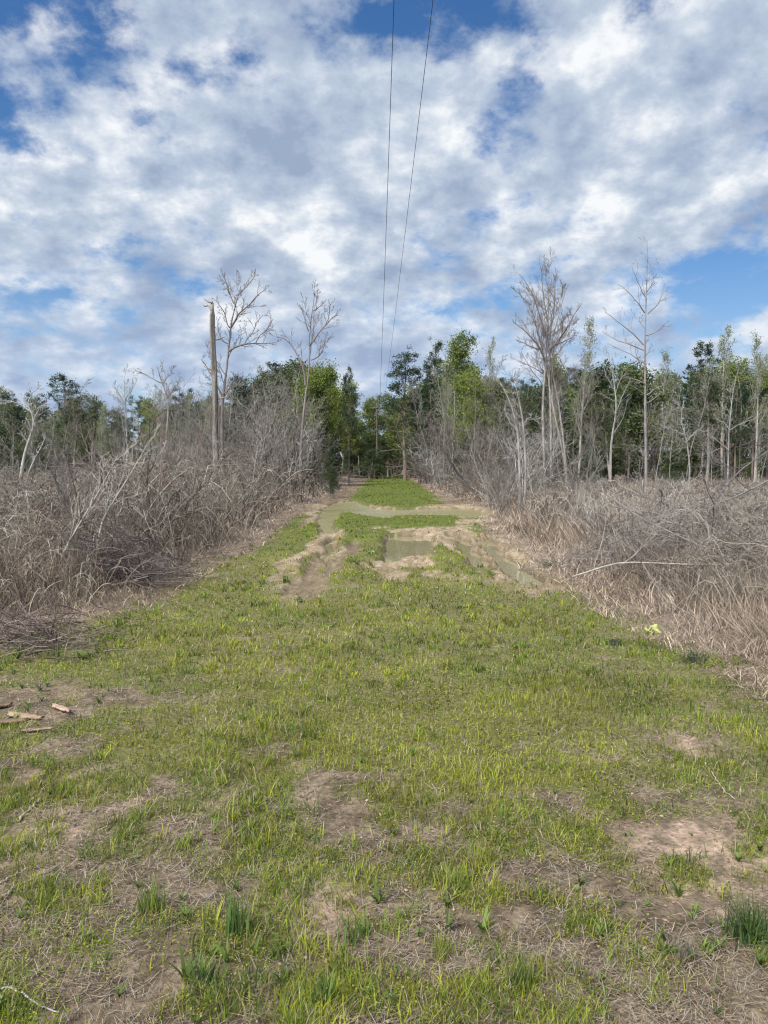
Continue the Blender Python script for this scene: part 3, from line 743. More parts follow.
hero('bare_tree', 46, [([(610, 500), (611, 440), (617, 410), (614, 380), (608, 352)], .1, .015)], [([(617, 410), (624, 392), (630, 378)], .03, .01), ([(614, 390), (604, 375), (600, 362)], .03, .01)],
     (.28, .26, .23), 'pale bare tree with bent trunk just left of the spiky tree', lv=((9, .7, .25, 5), (5, .7, .5, 4), (3, .6, .5, 3)), tmin=.4, rmin=.0055)
hero('bare_tree', 30, [([(688, 500), (690, 470), (687, 440), (680, 420), (684, 400)], .04, .012)], [([(687, 442), (698, 430), (706, 424)], .02, .008), ([(686, 435), (672, 428), (660, 424)], .02, .007)],
     (.28, .26, .23), 'short pale bare tree with forked stem in the right scrub', lv=((6, .8, .3, 5), (5, .8, .5, 4), (2, .6, .5, 3)), tmin=.4)
hero('bare_tree', 30, [([(727, 500), (728, 470), (729, 430), (733, 390), (738, 370)], .045, .01)], [([(729, 430), (745, 422), (758, 418)], .02, .008), ([(728, 450), (716, 440), (708, 430)], .02, .007)],
     (.28, .26, .23), 'slim pale bare tree with upright stem near the right edge', lv=((9, .8, .25, 5), (5, .8, .5, 4), (2, .6, .5, 3)), tmin=.4)
# leaning saplings of the left thicket
for i, (pp, lab) in enumerate([([(40, 600), (70, 540), (100, 490), (118, 455)], 'long pale stem leaning right out of the left thicket, nearest one'), ([(95, 560), (102, 520), (130, 475), (150, 440)], 'bent pale stem leaning right in the middle of the left thicket'),
        ([(0, 590), (25, 560), (48, 525), (78, 470)], 'dark stem arching over the fallen trunk at the left edge'), ([(150, 560), (158, 500), (162, 460), (160, 425)], 'upright brown stem in the left thicket, nearest the snag'),
        ([(195, 550), (192, 500), (197, 455), (202, 420)], 'straight brown stem rising in front of the broken snag'), ([(130, 560), (112, 510), (92, 470), (85, 440)], 'brown stem leaning left in the left thicket')]):
    hero('leaning_sapling', 9.5+i*1.0, [(pp, .017, .005)], [], [(.38, .33, .28), (.36, .32, .27), (.14, .11, .10), (.22, .17, .14), (.22, .17, .14), (.2, .16, .14)][i], lab, 'sapling', lv=((9, .6, .4, 6), (5, .7, .5, 4), (2, .6, .5, 3)), tmin=.3, rmin=.0035)

# ------------------------------------------------------------------ leafy trees
def trunk_branches(g, H, r0, n, t0, ang, lf, up, tone, wig=.02, tipr=.15, P=12):
    pts = np.zeros((1, P, 3)); d = np.array([[0, 0, 1.]])
    for k in range(1, P):
        d = norm(d+rng.normal(0, wig, (1, 3))+[0, 0, .1]); pts[:, k] = pts[:, k-1]+d*H/(P-1)
    r = r0*np.linspace(1, tipr, P)[None]; tubes(g, pts, r, 7, np.array([tone]))
    p1, r1, i1 = grow(pts, r, n, t0, .99, ang, lf, 6, up=up, wob=.12, rf=.4, tip=.3, taper_len=.75)
    tubes(g, p1, np.maximum(r1, .012), 4, np.array(tone)*.9)
    return pts, r, p1, r1
def clump_leaves(g, cen, nper, sig, size, base, var, flat=0, aspect=.6):
    M = len(cen); C = np.repeat(cen, nper, 0)+rng.normal(0, 1, (M*nper, 3))*np.repeat(sig, nper)[:, None]*[1, 1, .75]
    cc = np.repeat(np.array(base)*(1+var*(rng.random((M, 1))*2-1)), nper, 0)*(.75+.5*rng.random((M*nper, 1)))
    leaves(g, C, size*(.6+.8*rng.random(M*nper)), cc, aspect, flat)
def pts_on(p, n, t0=.3):
    N, P, _ = p.shape; idx = np.repeat(np.arange(N), n); t = t0+(1-t0)*rng.random(len(idx)); x = t*(P-1); i = np.minimum(x.astype(int), P-2); f = (x-i)[:, None]
    return p[idx, i]*(1-f)+p[idx, i+1]*f
def T_pine(H=14):
    g = Geo(); pts, r, p1, r1 = trunk_branches(g, H, .17, 46, .38, 1.25, .27, .10, (.20, .15, .12))
    p2, r2, _ = grow(p1, r1, 4, .35, 1, .7, .5, 4, up=.1, wob=.2, rf=.6); tubes(g, p2, np.maximum(r2, .008), 3, np.array([.16, .12, .1]))
    tr = g.obj('trunk', M_bark, smooth=True); g = Geo()
    c = np.concatenate([p2[:, -1], p2[:, -2][::2], p1[:, -1], pts[:, -1]])
    keep = fbm(c[:, 0]*1.1+c[:, 1], c[:, 2], .8, 2, 7) > .36; c = c[keep]
    clump_leaves(g, c, 22, np.full(len(c), .19), .26, (.042, .066, .032), .45, .3, .28)
    return tr, g.obj('crown', M_leaf)
def T_broad(H=12, base=(.17, .21, .04), dens=1.0, w=.36, t0=.3, sig=.33, size=.17):
    g = Geo(); pts, r, p1, r1 = trunk_branches(g, H, .16, 26, t0, .85, w, .12, (.28, .24, .2), wig=.05)
    p2, r2, _ = grow(p1, r1, 5, .25, 1, .8, .5, 5, up=.1, wob=.2, rf=.6); tubes(g, p2, np.maximum(r2, .01), 3, np.array([.24, .2, .17]))
    tr = g.obj('trunk', M_bark, smooth=True); g = Geo()
    c = np.concatenate([pts_on(p2, 2, .5), p1[:, -1]])
    clump_leaves(g, c, int(26*dens), sig*(.6+.8*rng.random(len(c))), size, base, .35, .3)
    return tr, g.obj('crown', M_leaf)
def T_airy(H=12, base=(.22, .245, .115)):
    g = Geo(); pts, r, p1, r1 = trunk_branches(g, H, .12, 44, .3, .62, .26, .22, (.36, .33, .29), wig=.015)
    p2, r2, _ = grow(p1, r1, 4, .2, 1, .6, .5, 4, up=.15, wob=.15, rf=.6); tubes(g, p2, np.maximum(r2, .01), 3, np.array([.33, .3, .26]))
    tr = g.obj('trunk', M_bark, smooth=True); g = Geo()
    c = pts_on(p2, 5, .1); leaves(g, c+rng.normal(0, .10, c.shape), .11*(.6+.8*rng.random(len(c))), np.array(base)*(.7+.6*rng.random((len(c), 1))), .7)
    c = np.repeat(c, 2, 0); leaves(g, c+rng.normal(0, .16, c.shape), .10*(.6+.8*rng.random(len(c))), np.array(base)*(.7+.6*rng.random((len(c), 1))), .7)
    return tr, g.obj('crown', M_leaf)
def T_dense(H=8, base=(.06, .085, .032)):
    g = Geo(); pts, r, p1, r1 = trunk_branches(g, H, .13, 40, .06, 1.0, .34, .12, (.17, .14, .12), wig=.05)
    p2, r2, _ = grow(p1, r1, 4, .2, 1, .9, .5, 4, up=.08, wob=.2, rf=.6); tubes(g, p2, np.maximum(r2, .01), 3, np.array([.15, .12, .1]))
    tr = g.obj('trunk', M_bark, smooth=True); g = Geo()
    c = np.concatenate([pts_on(p2, 2, .4), pts_on(p1, 2, .5)])
    clump_leaves(g, c, 16, .26*(.6+.8*rng.random(len(c))), .17, base, .4, .3)
    return tr, g.obj('crown', M_leaf)
KIND = {
 'pine': ([T_pine() for _ in range(4)], 14, 'dark clumpy pine', 'pine tree', 'pine_tree'),
 'broad': ([T_broad() for _ in range(2)]+[T_broad(base=(.095, .13, .04))], 12, 'fresh green broadleaf tree', 'broadleaf tree', 'broadleaf_tree'),
 'round': ([T_broad(12, (.14, .175, .04), 1.7, .36, .22, .36)], 12, 'full round broadleaf tree', 'broadleaf tree', 'broadleaf_tree'),
 'olive': ([T_broad(12, (.095, .11, .05), .8, .3) for _ in range(2)], 12, 'dull olive broadleaf tree', 'broadleaf tree', 'broadleaf_tree'),
 'airy': ([T_airy() for _ in range(3)], 12, 'airy pale-leafed tree', 'young tree', 'young_leaf_tree'),
 'dense': ([T_dense() for _ in range(3)]+[T_dense(8, (.10, .125, .04))], 8, 'dense dark evergreen tree', 'evergreen tree', 'evergreen_tree'),
}
for k in KIND: KIND[k][0][:] = [[p, None, max(v.co.z for v in p[1].data.vertices)] for p in KIND[k][0]]
def plant(kind, px, ytop, Y, lab=None, group=None, wide=1.0, x=None, name=None):
    prot, H0, klab, cat, nm = KIND[kind]
    i = random.randrange(len(prot)); q = prot[i]
    if q[1] is None: q[1] = make_thing(nm, q[0], (0, 0, 0)); e = q[1]
    else: e = copy_tree(q[1])
    if x is None: x = at(px, HOR, Y)[0]
    top = at(px, ytop, Y)[2]; s = top/q[2]
    sx = s*wide*random.uniform(.9, 1.12)
    put(e, (x, Y, .0), random.uniform(0, 6.28), (sx, s), lab or '%s %s' % (klab, zone_word(px)), cat, group)
    return e
# trees one can single out
SING = [('pine', 405, 345, 88, 'tall dark pine at the right corner of the track end', 1.1), ('pine', 432, 335, 90, 'narrow dark pine between the wide pine and the round-topped green tree', .7),
 ('round', 460, 326, 80, 'tall bright green round-topped tree right of the two dark pines', .9), ('airy', 487, 335, 76, 'slim airy tree just right of the round-topped green tree', .7),
 ('round', 372, 394, 104, 'yellow-green flat-topped tree behind the utility pole', 1.25), ('round', 388, 390, 112, 'yellow-green spreading tree right of the utility pole', 1.3), ('broad', 350, 415, 100, 'green tree just left of the utility pole', 1.1),
 ('pine', 66, 372, 74, 'dark pine breaking the skyline on the far left', 1.1), ('pine', 38, 391, 78, 'lower dark pine beside the skyline pine on the far left', 1.0), ('airy', 12, 385, 70, 'pale green airy tree at the far left edge', 1.5),
 ('pine', 250, 380, 66, 'dark pine right behind the broken snag', 1.0), ('olive', 275, 362, 60, 'dull green broadleaf tree right of the snag', 1.0), ('broad', 320, 358, 62, 'green tree under the forked bare tree', .8), ('olive', 292, 365, 66, 'olive green tree behind the forked bare tree', 1.0),
 ('pine', 349, 364, 66, 'thin dark pine standing alone left of the wires', .55), ('airy', 579, 315, 58, 'tall airy pale green tree right of the fan-crowned bare tree', .9), ('dense', 600, 362, 62, 'dark evergreen with pointed top right of the pale trunks', 1.0),
 ('broad', 565, 345, 66, 'mid green tree behind the fan-crowned bare tree', .8), ('pine', 700, 340, 66, 'dark pine rising right of the spiky bare tree', .9), ('airy', 722, 322, 60, 'tall airy leafy tree near the right edge', 1.0), ('airy', 755, 328, 56, 'thin airy leafy tree at the right edge', .8),
 ('broad', 728, 365, 62, 'bright green broadleaf tree below the airy tree near the right edge', .9), ('dense', 612, 355, 68, 'dark evergreen between the pale trunks and the spiky tree', .9), ('airy', 660, 345, 62, 'airy bare-looking tree right behind the spiky tree', .9),
 ('broad', 406, 432, 96, 'small bright yellow-green tree at the right of the track end', .9)]
for k, px, yt, Y, lab, w in SING: plant(k, px, yt, Y, lab, None, w)
SKY_X = [-200, 0, 40, 80, 110, 150, 200, 240, 270, 300, 330, 350, 365, 395, 410, 430, 460, 485, 500, 540, 580, 620, 650, 690, 720, 768, 1000]
SKY_Y = [384, 386, 390, 390, 396, 390, 388, 374, 362, 352, 360, 400, 422, 408, 375, 370, 356, 364, 376, 366, 356, 370, 352, 350, 350, 354, 354]
rows = [(56, 'front row'), (64, 'second row'), (73, 'third row'), (84, 'back row')]
cnt = 0
for ri, (Y0, rn) in enumerate(rows):
    x = -.56*Y0-6
    while x < .56*Y0+6:
        Y = Y0+random.uniform(-3.5, 3.5)
        px = px_of(x, Y)
        if not (-4.6 < x < 4.8):
            yt = np.interp(px, SKY_X, SKY_Y)+random.uniform(-3, 18 if px < 345 else 24)+(6 if ri < 1 else 0)
            left = px < 345
            kind = random.choices(['pine', 'olive', 'broad', 'airy', 'dense'], [2.5, 4, 2.4, 3.0, 1.8] if left else [4, 2, 2.2, 2.6, 2.6])[0]
            klab = KIND[kind][2]
            plant(kind, px, yt, Y, '%s %s, %s' % (klab, zone_word(px), rn), 'trees of the treeline', 1.15 if kind in ('dense', 'olive', 'broad') else 1, x=x)
            cnt += 1
        x += random.uniform(1.9, 3.6)
for Y, n in ((100, 9), (108, 12), (118, 14)):           # closing off the far end
    for i in range(n):
        x = (i-(n-1)/2)*2.7+random.uniform(-.8, .8); px = px_of(x, Y)
        kind = random.choice(['dense', 'broad', 'broad', 'round'])
        plant(kind, px, np.interp(px, SKY_X, SKY_Y)+random.uniform(0, 22), Y, '%s %s, row %s' % (KIND[kind][2], zone_word(px), {100: 'nearest the grass', 108: 'just behind the first', 118: 'farthest back'}[Y]), 'trees closing the far end of the track', 1.2, x=x)
# understorey evergreens, hiding the base of the woods
n = 0
for Y0 in (52, 60, 70, 82, 96):
    x = -.58*Y0-5
    while x < .58*Y0+5:
        Y = Y0+random.uniform(-3, 3); px = px_of(x, Y)
        if abs(x) > (5.2 if Y < 94 else -1) and (px < 345 or Y0 > 55 or random.random() < .5):
            hgt = random.uniform(2.6, 4.6); top = HOR-(hgt-CAMH)*F/Y
            plant('dense', px, top, Y, 'low dark evergreen bush %s, %s metres back' % (zone_word(px), {52: 'about fifty', 60: 'about sixty', 70: 'about seventy', 82: 'about eighty', 96: 'about a hundred'}[Y0]), 'evergreen bushes under the treeline', 1.5, x=x); n += 1
        x += random.uniform(2.0, 3.8)
print('filler', cnt, 'bushes', n)
# small single plants beside the track
def small_evergreen(px, py, ytop, Y, lab, base, wide, name='evergreen_bush', cat='evergreen bush'):
    e = plant('dense', px, ytop, Y, lab, None, wide); e.name = name; e['category'] = cat
small_evergreen(330, 480, 435, 40, 'small dark narrow evergreen at the left verge before the track end', None, .5)
small_evergreen(334, 480, 466, 38, 'low dark evergreen at the foot of the narrow evergreen', None, .9)
def red_bush():
    root = empty('red_leaved_bush', (at(392, HOR, 98)[0], 98, 0)); g = Geo()
    pts = np.zeros((5, 6, 3)); d = norm(rng.normal(size=(5, 3))*[.4, .4, 0]+[0, 0, 1])
    for k in range(1, 6): pts[:, k] = pts[:, k-1]+d*.55+rng.normal(0, .06, (5, 3))
    tubes(g, pts, np.full((5, 6), .02), 4, np.array([.2, .14, .12])); g.obj('stems', M_twig, root)
    g = Geo(); clump_leaves(g, pts[:, 3:].reshape(-1, 3), 9, np.full(15, .22), .13, (.16, .06, .04), .3); g.obj('foliage', M_leaf, root)
    tag(root, 'small reddish-leaved bush against dark trees at the track end', 'bush')
red_bush()
def far_wood():
    g = Geo(); N = 52000
    x = rng.uniform(-95, 95, N); y = rng.uniform(122, 150, N)
    y2 = np.where(np.abs(x) > 40, 95+rng.random(N)*30, y); y = y2
    px = 384+F*x/y; top = (HOR-np.interp(px, SKY_X, SKY_Y)-22)*y/F+CAMH
    z = rng.random(N)**.8*top*(.72+.4*fbm(x, y, .35, 2, 91))
    c = np.array([.055, .075, .035])*(.5+1.2*rng.random((N, 1)))
    leaves(g, np.stack([x, y, z], 1), .85*(.5+.8*rng.random(N)), c, .7)
    tag(g.obj('distant_wood', M_leaf), 'dark solid mass of woodland behind the treeline', 'woodland', kind='stuff')
far_wood()

# ------------------------------------------------------------------ utility pole and wires
def metal(name, c, r=.6):
    m, nt = new_mat(name); o = N_(nt, 'ShaderNodeOutputMaterial'); b = N_(nt, 'ShaderNodeBsdfPrincipled'); b.inputs['Base Color'].default_value = (*c, 1); b.inputs['Roughness'].default_value = r
    n = N_(nt, 'ShaderNodeTexNoise'); n.inputs['Scale'].default_value = 12; mr = N_(nt, 'ShaderNodeMapRange'); mr.inputs[3].default_value = r-.15; mr.inputs[4].default_value = r+.15
    nt.links.new(n.outputs['Fac'], mr.inputs[0]); nt.links.new(mr.outputs[0], b.inputs['Roughness']); nt.links.new(b.outputs[0], o.inputs[0]); return m
M_wire = metal('wire_metal', (.035, .035, .04)); M_ins = metal('insulator_porcelain', (.25, .22, .2), .3)
PY = 96
xp = at(377, HOR, PY)[0]
def pole():
    root = empty('utility_pole', (xp, PY, 0)); h = at(377, 404, PY)[2]
    g = Geo(); z = np.linspace(-.2, h, 8); pts = np.stack([z*0, z*0, z], 1)[None]; tubes(g, pts, np.linspace(.17, .12, 8)[None], 10, np.array([[.10, .075, .06]])); g.f.append(np.arange(70, 80)[None]); g.obj('pole_shaft', M_bark, root)
    g = Geo(); tubes(g, np.array([[(-.9, -.14, h-.5), (0, -.14, h-.5), (.9, -.14, h-.5)]]), np.full((1, 3), .06), 4, np.array([[.12, .09, .07]])); g.obj('crossarm', M_bark, root)
    for dx in (-.45, .8):
        g = Geo(); tubes(g, np.array([[(dx, -.14, h-.45), (dx, -.14, h-.36), (dx, -.14, h-.28)]]), np.array([[.05, .07, .03]]), 8, np.array([[.3, .28, .25]])); g.obj('insulator', M_ins, root)
    tag(root, 'distant wooden utility pole with crossarm at the end of the track', 'utility pole')
    return h
ph = pole()
def wire(pxs, x_end, z_end, rad, lab):
    """fit x = a + b y, z = parabola through two sight lines and the pole"""
    (u0, v0), (u1, v1) = pxs
    # height of the near sight point is chosen, the rest follows
    d0 = ray(u0, v0); d1 = ray(u1, v1)
    zn = None; best = None
    for Yn in np.linspace(8, 16, 81):
        p0 = np.array(d0)*Yn/d0[1]+[0, 0, CAMH]
        b = (x_end-p0[0])/(PY-Yn); a = p0[0]-b*Yn
        # second sight line meets the vertical plane x = a + b y
        s = d1[0]/d1[1]; y1 = a/(s-b) if abs(s-b) > 1e-6 else -1
        if y1 < Yn+3 or y1 > PY-8: continue
        z1 = CAMH+d1[2]/d1[1]*y1
        cz = np.polyfit([Yn, y1, PY], [p0[2], z1, z_end], 2)
        sag = cz[0]
        if sag < 0: continue
        sc_ = abs(sag-.0009)
        if best is None or sc_ < best[0]: best = (sc_, a, b, cz, Yn, y1)
    if best is None:
        p0 = np.array(d0)*11/d0[1]+[0, 0, CAMH]; b = (x_end-p0[0])/(PY-11); a = p0[0]-b*11; k = .0008
        m = (p0[2]-z_end)/(11-PY); cz = np.array([k, m-k*(11+PY), p0[2]-k*121-(m-k*(11+PY))*11]); print('fallback')
    else: _, a, b, cz, Yn, y1 = best; print('wire', best)
    Y = np.linspace(-8, PY, 90); pts = np.stack([a+b*Y, Y, np.polyval(cz, Y)], 1)[None]
    g = Geo(); tubes(g, pts, np.full((1, 90), rad), 6, np.array([[.03, .03, .035]]))
    tag(g.obj('power_line', M_wire, smooth=True), lab, 'power line', 'overhead wires above the track')
wire(((394, 0), (384, 290)), xp-.45, ph-.28, .0035, 'thinner overhead wire, the left one of two above the track')
wire(((433, 0), (400, 275)), xp+.8, ph-.28, .007, 'thicker overhead wire, the right one of two above the track')

# ------------------------------------------------------------------ small things on the ground
def hz(x, y): return float(height(np.array([float(x)]), np.array([float(y)]))[0])
def stick(path_px, r0, r1, tone, name, lab, cat='stick', lift=.01, twigs=0, P=16, rtw=.003, z=None):
    q = []
    for i, p in enumerate(path_px):
        zz = p[2] if len(p) > 2 else 0
        x, y = gp(p[0], p[1], zz); q.append((x, y, (hz(x, y) if zz == 0 else zz)+lift))
    pts = resample(q, P); o = pts[0].copy(); pts = pts-o; pts += rng.normal(0, r0*.5, pts.shape)
    r = np.linspace(r0, r1, P)*(1+rng.normal(0, .08, P))
    g = Geo(); tubes(g, pts[None], r[None], 7, np.array([tone]))
    n0 = g.n; g.f.append(np.arange(7)[None]); g.f.append(np.arange(n0-7, n0)[None])
    if twigs:
        p1, r1_, i1 = grow(pts[None], r[None], twigs, .1, 1, .7, .35, 7, up=.05, wob=.2, rf=.5, tip=.35); tubes(g, p1, np.maximum(r1_, rtw), 4, np.array(tone)*.95)
        p2, r2, i2 = grow(p1, r1_, 4, .2, 1, .7, .5, 5, up=.03, wob=.25, rf=.6, tip=.4); tubes(g, p2, np.maximum(r2, rtw*.8), 3, np.array(tone)*.9)
        p2, r2, i2 = grow(p2, r2, 2, .2, 1, .7, .5, 4, up=.03, wob=.25, rf=.6, tip=.4); tubes(g, p2, np.maximum(r2, rtw*.7), 3, np.array(tone)*.9)
    ob = g.obj(name, M_wood, smooth=True); ob.location = tuple(o); tag(ob, lab, cat); return ob
stick([(-6, 992), (10, 991), (18, 994), (40, 1006), (60, 1012)], .004, .002, (.42, .40, .37), 'stick', 'thin whitish bent stick in the bottom left corner')
stick([(18, 822), (28, 812), (40, 800)], .007, .004, (.36, .29, .22), 'stick', 'short brown stick on bare soil near the left edge')
stick([(0, 882), (18, 872), (30, 866)], .004, .002, (.4, .36, .31), 'stick', 'short pale stick at the left edge in the lower grass')
stick([(-4, 902), (8, 896), (14, 890)], .006, .004, (.3, .27, .24), 'stick', 'stubby grey stick at the left edge above the white stick')
stick([(705, 768), (722, 790), (734, 802)], .003, .002, (.5, .42, .3), 'stick', 'thin tan straw stem lying on the right grass')
def raised(path, Yb, r0, r1, tone, lab, name='fallen_branch', twigs=9, rtw=.004, cat='branch'):
    q = [at(p[0], p[1], Yb+(p[2] if len(p) > 2 else 0)) for p in path]
    pts = resample(q, 18); o = pts[0].copy(); o[2] = 0; pts = pts-o; r = np.linspace(r0, r1, 18)
    g = Geo(); tubes(g, pts[None], r[None], 8, np.array([tone])); g.f.append(np.arange(8)[None])
    p, rr = pts[None], r[None]; t0 = .08
    for n, l, k in ((twigs, .4, 8), (5, .5, 6), (3, .5, 4)):
        p, rr, _ = grow(p, rr, n, t0, 1, .75, l, k, up=.02, wob=.2, rf=.5, tip=.35); tubes(g, p, np.maximum(rr, rtw*.7), 4, np.array(tone)*(.9)); t0 = .1
    ob = g.obj(name, M_wood, smooth=True); ob.location = tuple(o); tag(ob, lab, cat)
raised([(572, 577), (592, 571), (615, 562), (650, 563), (700, 565), (768, 563), (840, 566)], 8.9, .011, .008, (.36, .32, .27), 'long fallen branch lying across the right dry grass above the yellow scrap')
raised([(600, 490), (640, 518), (700, 546), (760, 560)], 9.6, .007, .012, (.32, .29, .26), 'pale fallen branch slanting down through the right tangle')
raised([(790, 470), (730, 500), (690, 510), (650, 500), (600, 478)], 12.5, .016, .005, (.19, .17, .15), 'grey fallen treetop resting in the right tangle', twigs=12)
raised([(640, 560), (665, 600), (700, 620), (720, 632)], 7.3, .006, .004, (.36, .31, .26), 'thin pale forked branch leaning in the dry grass by the yellow scrap', twigs=4, rtw=.003)
raised([(785, 440), (740, 470), (715, 500), (700, 540)], 11, .012, .008, (.16, .13, .12), 'dark arching branch at the right edge above the tangle', twigs=7)
raised([(-40, 510), (0, 503), (25, 496), (50, 492)], 15, .07, .05, (.26, .22, .19), 'thick dead trunk lying in the scrub at the left edge', name='fallen_log', twigs=4, cat='fallen trunk')
raised([(-20, 498), (10, 512), (40, 520), (65, 545)], 13.5, .03, .012, (.16, .13, .115), 'dark fallen limb under the thick dead trunk at the left edge', twigs=7)
# brush piles
def brush_pile(px, py, w, h, n, tone, lab, ln=1.0):
    x, y = gp(px, py); root_z = hz(x, y); g = Geo(); P = 7
    st = rng.normal(0, 1, (n, 3))*[w*.38, .35, h*.3]; st[:, 2] = np.abs(st[:, 2])*(1-np.clip(np.abs(st[:, 0])/w, 0, .8))+.02
    d = norm(rng.normal(size=(n, 3))*[1.2, .8, .38]); L = ln*(.3+.8*rng.random(n)); pts = np.empty((n, P, 3)); pts[:, 0] = st-d*L[:, None]*.4
    for k in range(1, P): d = norm(d+rng.normal(0, .2, (n, 3))); pts[:, k] = pts[:, k-1]+d*(L/(P-1))[:, None]
    pts[..., 2] = np.maximum(pts[..., 2], .01)
    r = (.003+.006*rng.random(n)**2)[:, None]*np.linspace(1, .4, P)[None]; c = np.array(tone)*(.5+1.3*rng.random((n, 1))**2)
    tubes(g, pts, r, 4, c); p, rr, i = grow(pts, r, 4, .1, 1, .8, .45, 5, wob=.25, up=0, rf=.7, tip=.5); p[..., 2] = np.maximum(p[..., 2], .01); tubes(g, p, np.maximum(rr, .002), 3, c[i])
    ob = g.obj('brush_pile', M_twig); ob.location = (x, y+.3, root_z); tag(ob, lab, 'brush pile')
brush_pile(95, 592, 1.3, 1.0, 420, (.13, .105, .095), 'dark heap of tangled dead branches at the front of the left thicket')
brush_pile(690, 580, 1.9, 1.3, 420, (.26, .23, .205), 'broad heap of grey tangled branches in the right dry grass', 1.4)
brush_pile(745, 602, 1.0, .9, 220, (.17, .14, .12), 'darker knot of dead branches near the right edge, below the broad heap')
brush_pile(20, 650, .9, .3, 160, (.17, .13, .11), 'low scatter of dead twigs among weeds at the left edge', .7)
def bark(px, py, L, W, T, rz, tone, lab):
    x, y = gp(px, py); g = Geo(); nx, ny = 14, 5; rows_ = []
    X = np.linspace(-L/2, L/2, nx); Yv = np.linspace(-1, 1, ny)
    top = []; bot = []
    for i in range(nx):
        t = i/(nx-1); w = W*.5*(.55+.6*math.sin(math.pi*min(1, t*1.1+.05))**.5+random.uniform(-.14, .14))
        for v in Yv:
            yy = v*w; zc = T+.18*W*(1-v*v)+random.uniform(-.003, .003)
            top.append((X[i]+random.uniform(-.006, .006)*(1 if 0 < i < nx-1 else 3), yy, zc)); bot.append((X[i], yy*.95, zc-T))
    V = np.array(top+bot); n = nx*ny; idx = np.arange(n).reshape(nx, ny)
    q = np.stack([idx[:-1, :-1], idx[1:, :-1], idx[1:, 1:], idx[:-1, 1:]], -1).reshape(-1, 4)
    b = idx+n
    fl = [q, q[:, ::-1]+n]
    for e in (idx[:, 0], idx[:, -1][::-1], idx[0, :][::-1], idx[-1, :]): fl.append(np.stack([e[:-1], e[1:], e[1:]+n, e[:-1]+n], -1)[:, ::-1])
    cc = np.array(tone)*(.6+.7*fbm(V[:, 0]*3, V[:, 1]*30, 4, 3, 2))[:, None]
    g.add(V, np.concatenate(fl), cc); o = g.obj('bark_slab', M_wood); o.location = (x, y, hz(x, y)+.012); o.rotation_euler = (random.uniform(-.1, .1), random.uniform(-.06, .06), rz)
    tag(o, lab, 'bark', 'pieces of bark on the left grass')
bark(25, 717, .27, .055, .012, -.35, (.32, .22, .145), 'broken slab of pale bark, leftmost of the large pieces on the left grass')
bark(62, 711, .24, .04, .012, -.75, (.40, .28, .20), 'long pinkish slab of bark lying slanted, rightmost piece on the left grass')
bark(8, 724, .2, .06, .010, .2, (.2, .135, .09), 'dull brown bark piece cut by the left photo edge')
bark(38, 733, .18, .028, .008, .1, (.3, .21, .14), 'narrow bark sliver below the larger slabs on the left')
bark(2, 706, .12, .05, .008, .5, (.22, .15, .10), 'small dark bark chip behind the slabs at the left edge')
# plastic scrap
def scrap():
    x, y = gp(655, 634); root = None; g = Geo(); n = 15
    U, V = np.meshgrid(np.linspace(-1, 1, n), np.linspace(-1, 1, n)); u = U.ravel(); v = V.ravel()
    ru = 1-.25*v*v; X = u*ru*.10+.02*v; Z = .07+v*.065*(1-.35*np.abs(u)); Z += .03*np.sin(u*4+1); Yy = .018*np.sin(u*7+v*3)+.02*np.sin(v*8-u*4)+.012*np.sin(u*13)
    keep_hole = (u+.15)**2+(v-.25)**2
    idx = np.arange(n*n).reshape(n, n); q = np.stack([idx[:-1, :-1], idx[:-1, 1:], idx[1:, 1:], idx[1:, :-1]], -1).reshape(-1, 4)
    q = q[(np.abs(u[q].mean(1))+np.abs(v[q].mean(1)) < 1.45) & ~((u[q].mean(1) > .1) & (v[q].mean(1) < -.35))]
    Vv = np.stack([X, Yy, Z], 1); g.add(Vv, q, np.array([.50, .51, .17])*(.85+.3*rng.random((len(u), 1))))
    m = vmat('yellow_plastic', .6, .25, spec=.4); o = g.obj('plastic_scrap', m); o.location = (x, y, hz(x, y)-.01); o.rotation_euler = (-.9, .35, .3)
    s = o.modifiers.new('thick', 'SOLIDIFY'); s.thickness = .002
    tag(o, 'crumpled yellow-green plastic scrap at the foot of the right dry grass', 'litter')
scrap()
def tuft(px, py, n, h, w, tone, lab, lean=.8, name='grass_tuft', cat='grass tuft', spread=.02):
    x, y = gp(px, py); g = Geo()
    rt = np.stack([rng.normal(0, spread, n), rng.normal(0, spread, n), np.zeros(n)], 1)
    blades(g, rt, h*(.5+.6*rng.random(n)), w*(.7+.5*rng.random(n)), rng.random(n)*6.283, lean*(.15+.95*rng.random(n)), np.array(tone)*(.6+.8*rng.random((n, 1))), 5)
    o = g.obj(name, M_grass); o.location = (x, y, hz(x, y)-.005); tag(o, lab, cat)
tuft(748, 938, 170, .19, .005, (.07, .115, .03), 'dark green spiky tuft at the right edge beside bare soil', 1.15, spread=.03)
tuft(684, 958, 70, .10, .003, (.20, .18, .14), 'greyish dead tuft just left of the dark green tuft', .9)
tuft(441, 955, 90, .09, .004, (.24, .27, .05), 'bright yellow-green tuft on the lower middle grass', .6)
tuft(520, 985, 70, .11, .004, (.13, .17, .045), 'green tuft right of the bright yellow-green tuft', .6)
tuft(150, 910, 120, .14, .004, (.16, .22, .04), 'bright green upright tuft at the lower left', .5, spread=.025)
tuft(236, 935, 60, .17, .006, (.12, .19, .05), 'tall green tuft with upright blades left of centre', .45, spread=.02)
tuft(355, 940, 34, .13, .007, (.13, .2, .05), 'small green tuft beside the bare patch at the bottom', .7, spread=.02)
tuft(205, 985, 40, .10, .011, (.12, .18, .055), 'broad-bladed green weed at the bottom left', .8, name='weed', cat='weed', spread=.02)
